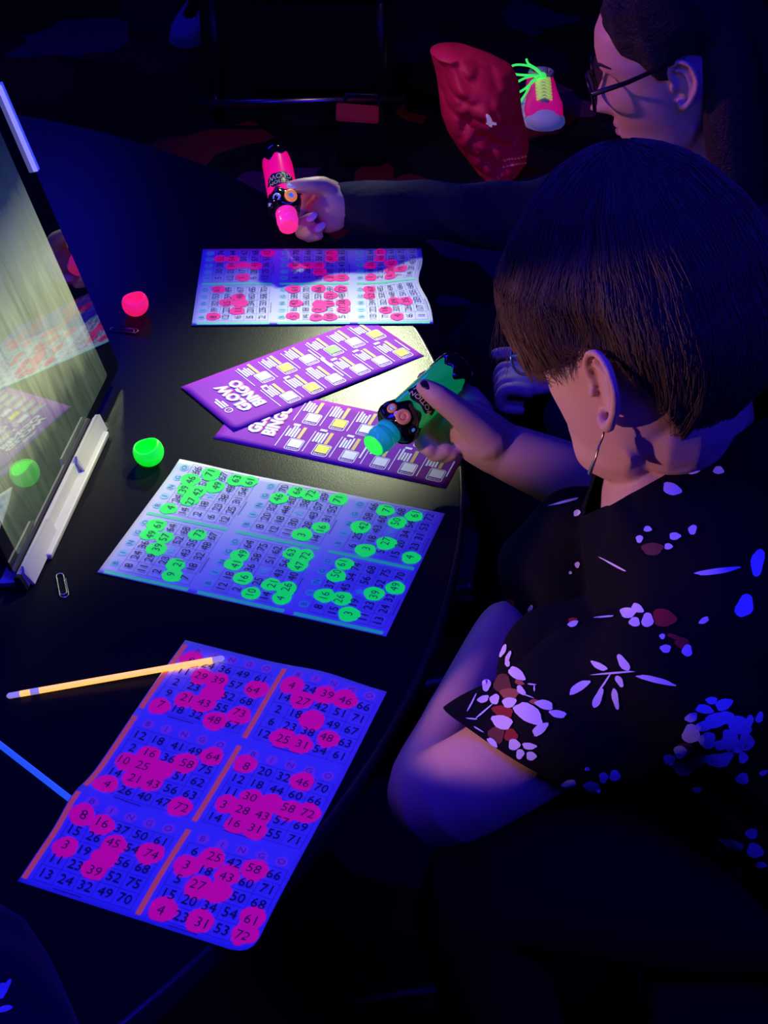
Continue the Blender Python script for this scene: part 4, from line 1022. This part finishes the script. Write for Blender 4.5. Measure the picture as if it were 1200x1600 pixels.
link('eyebrows', bw, 'hair_dark', p2)
# long dark hair combed behind the ears
def zl2(p):
    a = abs(math.degrees(p)); return float(np.interp(a, [0, 25, 45, 58, 70, 80, 88, 100, 112, 135, 160, 180], [.088, .082, .066, .045, .035, .010, .008, .034, .030, -.03, -.065, -.07]))
def th2(p, t):
    a = abs(math.degrees(p)); return .002+.010*sm(t/.3)+.004*sm((a-60)/60)*sm(t/.2)
hm2, HP2 = hair_cap(MH2, 1.0, zl2, th2, 112, 40, lambda p, t: .0012*math.sin(14*p+6*t))
hair2 = link('hair', hm2, 'hair_dark', p2)
lh2 = MB()
for s_ in (1, -1): lh2.limb([MH2 @ V((x, y*s_, z)) for x, y, z in ((-.062, .040, .045), (-.068, .052, -.01), (-.062, .058, -.07), (-.060, .062, -.13), (-.07, .06, -.20))], [.034, .036, .038, .037, .014], 24)
lh2.limb([MH2 @ V(q) for q in ((-.075, 0, .03), (-.085, 0, -.04), (-.085, 0, -.12), (-.09, 0, -.20))], [.045, .045, .045, .02], 24)
link('long_back_hair', fuse(lh2, .004, 8), 'hair_dark', hair2)
cv = []
for i in range(700):
    ph_ = rng.choice([-1, 1])*rng.uniform(.35, 1.9); t0 = rng.uniform(.02, .8); pts = []
    for j in range(6):
        pp = ph_+math.copysign(.55*j/5, ph_); t = min(1, t0+.10*j/5*(1 if abs(pp) < 2 else -1)); z = zl2(ph_)*(1-j/5)+zl2(pp)*(j/5); z = z+(.1115-z)*math.sin(t*math.pi/2)
        pts.append(HP2(pp % (2*math.pi), z, th2(pp, t)+.0014))
    cv.append(pts)
st2 = link('hair_strands', strands(cv, .0005), 'hair_dark', hair2); st2['kind'] = 'stuff'
# spectacles
fr = MB()
def rim(s_):
    pts = []
    for b in range(28):
        a = 2*math.pi*b/28; c_, n_ = math.cos(a), math.sin(a)
        pts.append(MH2 @ V((.1035-.006*abs(c_)*(1 if c_*1 > 0 else 0), s_*(.034+.027*abs(c_)**.7*math.copysign(1, c_)), .000+.022*abs(n_)**.75*math.copysign(1, n_))))
    return pts
for s_ in (1, -1): fr.tube(rim(s_), .0024, 8, closed=True)
fr.tube([MH2 @ V((.1035, .008, .006)), MH2 @ V((.110, 0, .010)), MH2 @ V((.1035, -.008, .006))], .0022, 8)
sp2 = link('spectacles', fr, 'frame', p2)
for s_ in (1, -1):
    link('temple', MB().tube([MH2 @ V(q) for q in ((.099, s_*.061, .010), (.092, s_*.077, .011), (.05, s_*.080, .017), (.0, s_*.081, .028), (-.018, s_*.083, .030), (-.034, s_*.083, .012))], [.003, .0034, .003, .0026, .0022, .002], 8), 'frame', sp2)
    P_ = rim(s_); c_ = sum(P_, V((0, 0, 0)))/len(P_)
    link('lens', MB().add([c_]+P_+[c_+(MH2.to_3x3() @ V((.0012, 0, 0)))]+[p+(MH2.to_3x3() @ V((.0012, 0, 0))) for p in P_], [(0, 1+b, 1+(b+1) % 28) for b in range(28)]+[(29, 30+(b+1) % 28, 30+b) for b in range(28)]), 'lens', sp2)
# jacket with long sleeves
jk = MB(); torso(jk, R2[:-1], F2, L2, grow=.014)
for s_ in (1, -1): jk.ball(V((.42, NB2.y, -.005))+L2*(.075*s_), (.08, .075, .08), 12, 18)
sl_end = h(541, 322, .008)
jk.limb([NB2-L2*.03+V((.01, 0, -.02)), SR2+V((.005, 0, 0)), ER2, ER2*.5+sl_end*.5, sl_end], [.06, .068, .050, .040, .034], 20)
jk.limb([NB2+L2*.03+V((.01, 0, -.02)), SL2+V((.005, 0, 0)), EL2, EL2*.4+WL2*.6, WL2+V((.012, 0, 0))], [.06, .068, .052, .045, .034], 20)
jk.limb([NB2+V((.05, 0, -.02)), NB2+V((.06, 0, .02))], [.07, .06], 20)
jme = fuse(jk, .0045, 6)
push_out(jme, lambda x, y, z: .004*np.sin(x*60+2*np.sin(z*30))*np.sin(y*28))
link('jacket', jme, 'navy', p2)
t2 = MB()
for yo in (-.09, .09):
    hip, kn = V((.61, NB2.y+yo, -.205)), V((.17, NB2.y+yo*1.2, -.20)); t2.limb([hip, (hip+kn)/2, kn, V((kn.x+.04, kn.y, -.45)), V((kn.x+.02, kn.y, -.66))], [.088, .08, .062, .055, .042], 18)
    shoes(p2, (kn.x+.02, kn.y), (-1, 0))
t2.ball(V((.62, NB2.y, -.19)), (.14, .18, .095))
link('trousers', fuse(t2, .006, 6), 'fabric_black', p2)
chair('black padded chair under the woman with spectacles', (.65, NB2.y, -.304), (-1, 0))

# ------------------------------------------------------------------ a person's dark sleeve, built as a cloth heap on the near corner
def heap(name, outline, height, m, label, cat, fold):
    P = [onz(*q) for q in outline]; c = sum(P, V((0, 0, 0)))/len(P); N = len(P)
    ring = []
    for i in range(N):
        a, b = P[i], P[(i+1) % N]
        for k in range(6): ring.append(a.lerp(b, k/6))
    n = len(ring); vs = []; K = 16
    for i in range(K+1):
        f = 1-i/K
        for p in ring:
            q = c.lerp(p, f); hh = height*(1-f**3)*(.8+.35*math.sin(q.x*fold+q.y*fold*.7)*math.sin(q.y*fold*1.3))+.006*(1-f**8)
            vs.append((q.x, q.y, .001+max(0, hh)))
    fs = [tuple(range(n))[::-1]]
    for i in range(K):
        for k in range(n): fs.append((i*n+k, i*n+(k+1) % n, (i+1)*n+(k+1) % n, (i+1)*n+k))
    o = link(name, MB().add(vs, fs), m, None); tag(o, label, cat); return o
jh = heap('sleeve_heap', [(-70, 1400), (-10, 1408), (40, 1440), (80, 1500), (112, 1570), (140, 1640), (150, 1720), (-70, 1740)], .03, 'navy', 'dark jacket sleeve on the near left table corner with a white print', 'jacket', 55)
bmb = bmesh.new(); bmb.from_mesh(jh.data); BJ = BVHTree.FromBMesh(bmb); bmb.free()
mb = MB()
for q in ((3, 1548, 9, 14, 20), (12, 1540, 4, 12, 25), (6, 1578, 14, 5, -20)): petal(mb, *q, BJ, .0015)
if mb.v: link('white_print', mb, 'petal', jh)

# ------------------------------------------------------------------ things on the floor behind
# red nylon bag, standing and slumped
BD = depth_of(V((.28, 3.70, -.6)))
rows = [(283, 762, 786), (268, 748, 806), (250, 733, 822), (225, 714, 826), (200, 698, 822), (175, 689, 816), (150, 686, 813), (125, 683, 810), (105, 679, 801), (92, 675, 775), (80, 672, 738)]
ys = np.array([r[0] for r in rows][::-1]); xl = np.array([r[1] for r in rows][::-1]); xr = np.array([r[2] for r in rows][::-1])
bag_base = onz(776, 284, FZ); YP = bag_base.y+.06
def plane_y(x, y, Y):
    d = ray(x, y); return V(CAM+d*(Y-CAM[1])/d[1])
vs = []; fs = []; NZ, NA = 80, 110
for i in range(NZ+1):
    yy = 283-(283-80)*i/NZ; a_, b_ = np.interp(yy, ys, xl), np.interp(yy, ys, xr)
    pl, pr2 = plane_y(a_, yy, YP), plane_y(b_, yy, YP); c = (pl+pr2)/2; hw = (pr2.x-pl.x)/2
    dpt = .10*math.sin(min(1, .15+i/NZ)*math.pi*.62)*(1-.45*(i/NZ)**3)+.01
    for k in range(NA):
        t_ = 2*math.pi*k/NA; x_ = c.x+hw*abs(math.cos(t_))**.8*math.copysign(1, math.cos(t_))
        dy = -dpt*math.sin(t_)
        q_ = V((x_*7+c.z*4, 3.3, c.z*6-x_*3)); fold = .075*(abs(noise.noise(q_))**.8-.2)+.040*(abs(noise.noise(q_*2.3+V((5, 1, 0))))**.8-.2)+.014*abs(noise.noise(q_*5))
        vs.append((x_, YP+dy-(fold*max(0, math.sin(t_))), max(c.z, FZ+.002)))
for i in range(NZ):
    for k in range(NA): fs.append((i*NA+k, i*NA+(k+1) % NA, (i+1)*NA+(k+1) % NA, (i+1)*NA+k))
fs.append(tuple(range(NA))[::-1]); fs.append(tuple(NZ*NA+k for k in range(NA)))
rb = link('sports_bag', MB().add(vs, fs), 'red_cloth'); tag(rb, 'crumpled red nylon bag with a small white mark, on the floor behind', 'bag')
bmb = bmesh.new(); bmb.from_mesh(rb.data); BB = BVHTree.FromBMesh(bmb); bmb.free()
mb = MB()
for q in ((763, 186, 3.2, 8, -22), (768, 192, 8, 2.4, 12), (765, 193, 2.6, 6, -40)): petal(mb, *q, BB, .004)
if mb.v: link('white_mark', mb, 'logo', rb)
mb = MB()
for k in range(9):
    petal(mb, 787+k*4.6, 250-k*.9, 1.9, 1.4, 0, BB, .004); petal(mb, 788+k*4.4, 260-k*.9, 1.8, 1.2, 0, BB, .004)
if mb.v: stuff(link('small_lettering', mb, mat('faded_pink_print', (.8, .3, .4), .7, (1, .2, .3), .06), rb))

# sneakers: loft along the foot
def sneaker(label, toe, direction, mats, length=.27, laces=True, zs_=1.0):
    toe = V(toe); d = V((*direction, 0)).normalized(); s_ = V((-d.y, d.x, 0))
    root = thing('sneaker', label, 'shoe', toe+d*length*.5); root['group'] = 'sneakers on the floor'
    def S(x, y, z): return toe+d*(x*length)+s_*(y*1.08)+V((0, 0, z*zs_))
    xs = [0, .02, .07, .16, .30, .45, .60, .75, .88, .96, 1.0]
    wd = [.010, .028, .042, .050, .052, .046, .041, .040, .038, .028, .012]
    def loft(name, zs, ws, m, par):
        vs = []; fs = []; nk = 20
        for i, x in enumerate(xs):
            z0, z1 = zs[i]
            for k in range(nk):
                a = 2*math.pi*k/nk; c_, n_ = math.cos(a), math.sin(a)
                vs.append(S(x, ws[i]*abs(c_)**.7*math.copysign(1, c_), (z0+z1)/2+(z1-z0)/2*abs(n_)**.7*math.copysign(1, n_)))
        for i in range(len(xs)-1):
            for k in range(nk): fs.append((i*nk+k, i*nk+(k+1) % nk, (i+1)*nk+(k+1) % nk, (i+1)*nk+k))
        fs.append(tuple(range(nk))[::-1]); fs.append(tuple((len(xs)-1)*nk+k for k in range(nk)))
        return link(name, MB().add(vs, fs), m, par)
    loft('sole', [(.004, .030), (.001, .034), (.0, .034), (.0, .032), (.0, .032), (.0, .032), (.0, .034), (.0, .036), (.0, .038), (.0, .038), (.004, .034)], [q+.005 for q in wd], mats['sole'], root)
    loft('upper', [(.02, .03), (.02, .050), (.02, .060), (.02, .068), (.02, .082), (.02, .098), (.02, .112), (.02, .118), (.02, .122), (.02, .118), (.02, .09)], [q*.96 for q in wd], mats['upper'], root)
    link('toe_cap', MB().ball(S(.11, 0, .030), (.052, .034, .030), 12, 20, Matrix((s_, d, V((0, 0, 1)))).transposed()), mats['sole'], root)
    link('collar_opening', MB().tube([S(.80+.13*math.cos(b*math.pi/10), .028*math.sin(b*math.pi/10), .120) for b in range(20)], .008, 8, closed=True), mats['lining'], root)
    def top(x): return float(np.interp(x, [.1, .16, .30, .45, .60, .75], [.062, .070, .084, .100, .114, .121]))
    link('tongue', MB().tube([S(x, 0, top(x)-.004) for x in (.24, .4, .55, .7)]+[S(.74, 0, .145)], [.013, .016, .017, .018, .016], 10, up=(0, 0, 1), flat=.35), mats['lining'], root)
    for sg in (1, -1): link('heel_bumper', MB().ball(S(.58, sg*.040, .028), (.018, .05, .024), 10, 14, Matrix((s_, d, V((0, 0, 1)))).transposed()), mats['sole'], root)
    lz = MB(); 
    for k in range(7):
        x = .27+.055*k
        lz.tube([S(x, -.020, top(x)+.001), S(x+.02, 0, top(x+.02)+.008), S(x+.045, .020, top(x+.045)+.001)], .0028, 8); lz.tube([S(x, .020, top(x)+.001), S(x+.02, 0, top(x+.02)+.007), S(x+.045, -.020, top(x+.045)+.001)], .0028, 8)
    stuff(link('laces', lz, mats['lace'], root))
    if laces:
        bwl = MB(); k0 = S(.62, .0, .128)
        def lp_(pts): P_, R_ = smooth_path([S(*q) for q in pts], .0034, 5); bwl.tube(P_, R_, 8)
        side = 1 if s_.x < 0 else -1
        lp_([(.62, 0, .128), (.70, .03*side, .150), (.76, .070*side, .150), (.72, .090*side, .135), (.66, .070*side, .128), (.62, .02*side, .128)])
        lp_([(.62, 0, .128), (.55, .04*side, .130), (.46, .080*side, .112), (.38, .095*side, .098), (.34, .075*side, .096), (.40, .05*side, .105), (.60, .01*side, .128)])
        lp_([(.62, 0, .128), (.50, .03*side, .120), (.36, .045*side, .098), (.2, .066*side, .075), (.1, .075*side, .06)])
        lp_([(.62, 0, .128), (.70, .015*side, .142), (.80, .035*side, .150), (.86, .04*side, .16)])
        bwl.ball(k0, (.010, .012, .009)); link('bow', bwl, 'lace_green', root)
    return root
sneaker('bright pink sneaker with green laces beside the red bag', onz(851, 207, FZ), (-.02, 1), dict(sole='rubber_white', upper='sneaker_pink', lace='lace_yellow', lining='shoe_grey'), .215, zs_=.86)
sneaker('pale sneaker in dim blue light, alone at the top left', onz(285, 78, FZ), (.25, 1), dict(sole='shoe_grey', upper='shoe_grey', lace='fabric_black', lining='fabric_black'), .28, laces=False)

# black bench with a metal foot rail, small bag with red flap at its end
bl_ = onz(306, 225, FZ); br_ = onz(622, 215, FZ); yb = max(bl_.y, br_.y)+.05
root = thing('bench', 'long black bench with a low metal rail behind the table', 'bench', ((bl_.x+br_.x)/2, yb+.25, FZ))
cx_ = (bl_.x+br_.x)/2; wx = br_.x-bl_.x
link('seat_cushion', MB().box((cx_, yb+.27, FZ+.40), (wx, .50, .10), bev=.025), 'fabric_black', root)
link('front_panel', MB().box((cx_, yb+.08, FZ+.22), (wx-.02, .02, .27), bev=.004), 'fabric_black', root)
for x_ in (bl_.x+.05, br_.x-.05):
    for y_ in (yb+.05, yb+.48): link('leg', MB().tube([(x_, y_, FZ), (x_, y_, FZ+.36)], .018, 12), 'black', root)
link('foot_rail', MB().tube([(bl_.x-.02, yb-.02, FZ+.075), (br_.x+.02, yb-.02, FZ+.10)], .012, 12), 'chrome', root)
for x_ in (bl_.x+.05, br_.x-.05): link('rail_bracket', MB().tube([(x_, yb-.02, FZ+.085), (x_, yb+.05, FZ+.085)], .009, 10), 'black', root)
sb_ = onz(566, 222, FZ); 
root = thing('shoulder_bag', 'small black bag with a red flap in front of the bench end', 'bag', (sb_.x, sb_.y-.12, FZ))
sc_ = V((sb_.x, sb_.y-.12, FZ))
link('bag_body', MB().box(sc_+V((0, 0, .065)), (.12, .08, .13), bev=.02), 'fabric_black', root)
link('flap', MB().box(sc_+V((-.01, -.015, .138)), (.112, .055, .012), Matrix.Rotation(math.radians(28), 3, 'X') @ Matrix.Rotation(math.radians(6), 3, 'Y'), bev=.006), 'red_dark', root)
link('strap', MB().tube([sc_+V((-.055, 0, .11)), sc_+V((-.04, .03, .17)), sc_+V((.04, .03, .17)), sc_+V((.055, 0, .11))], .006, 8), 'black', root)
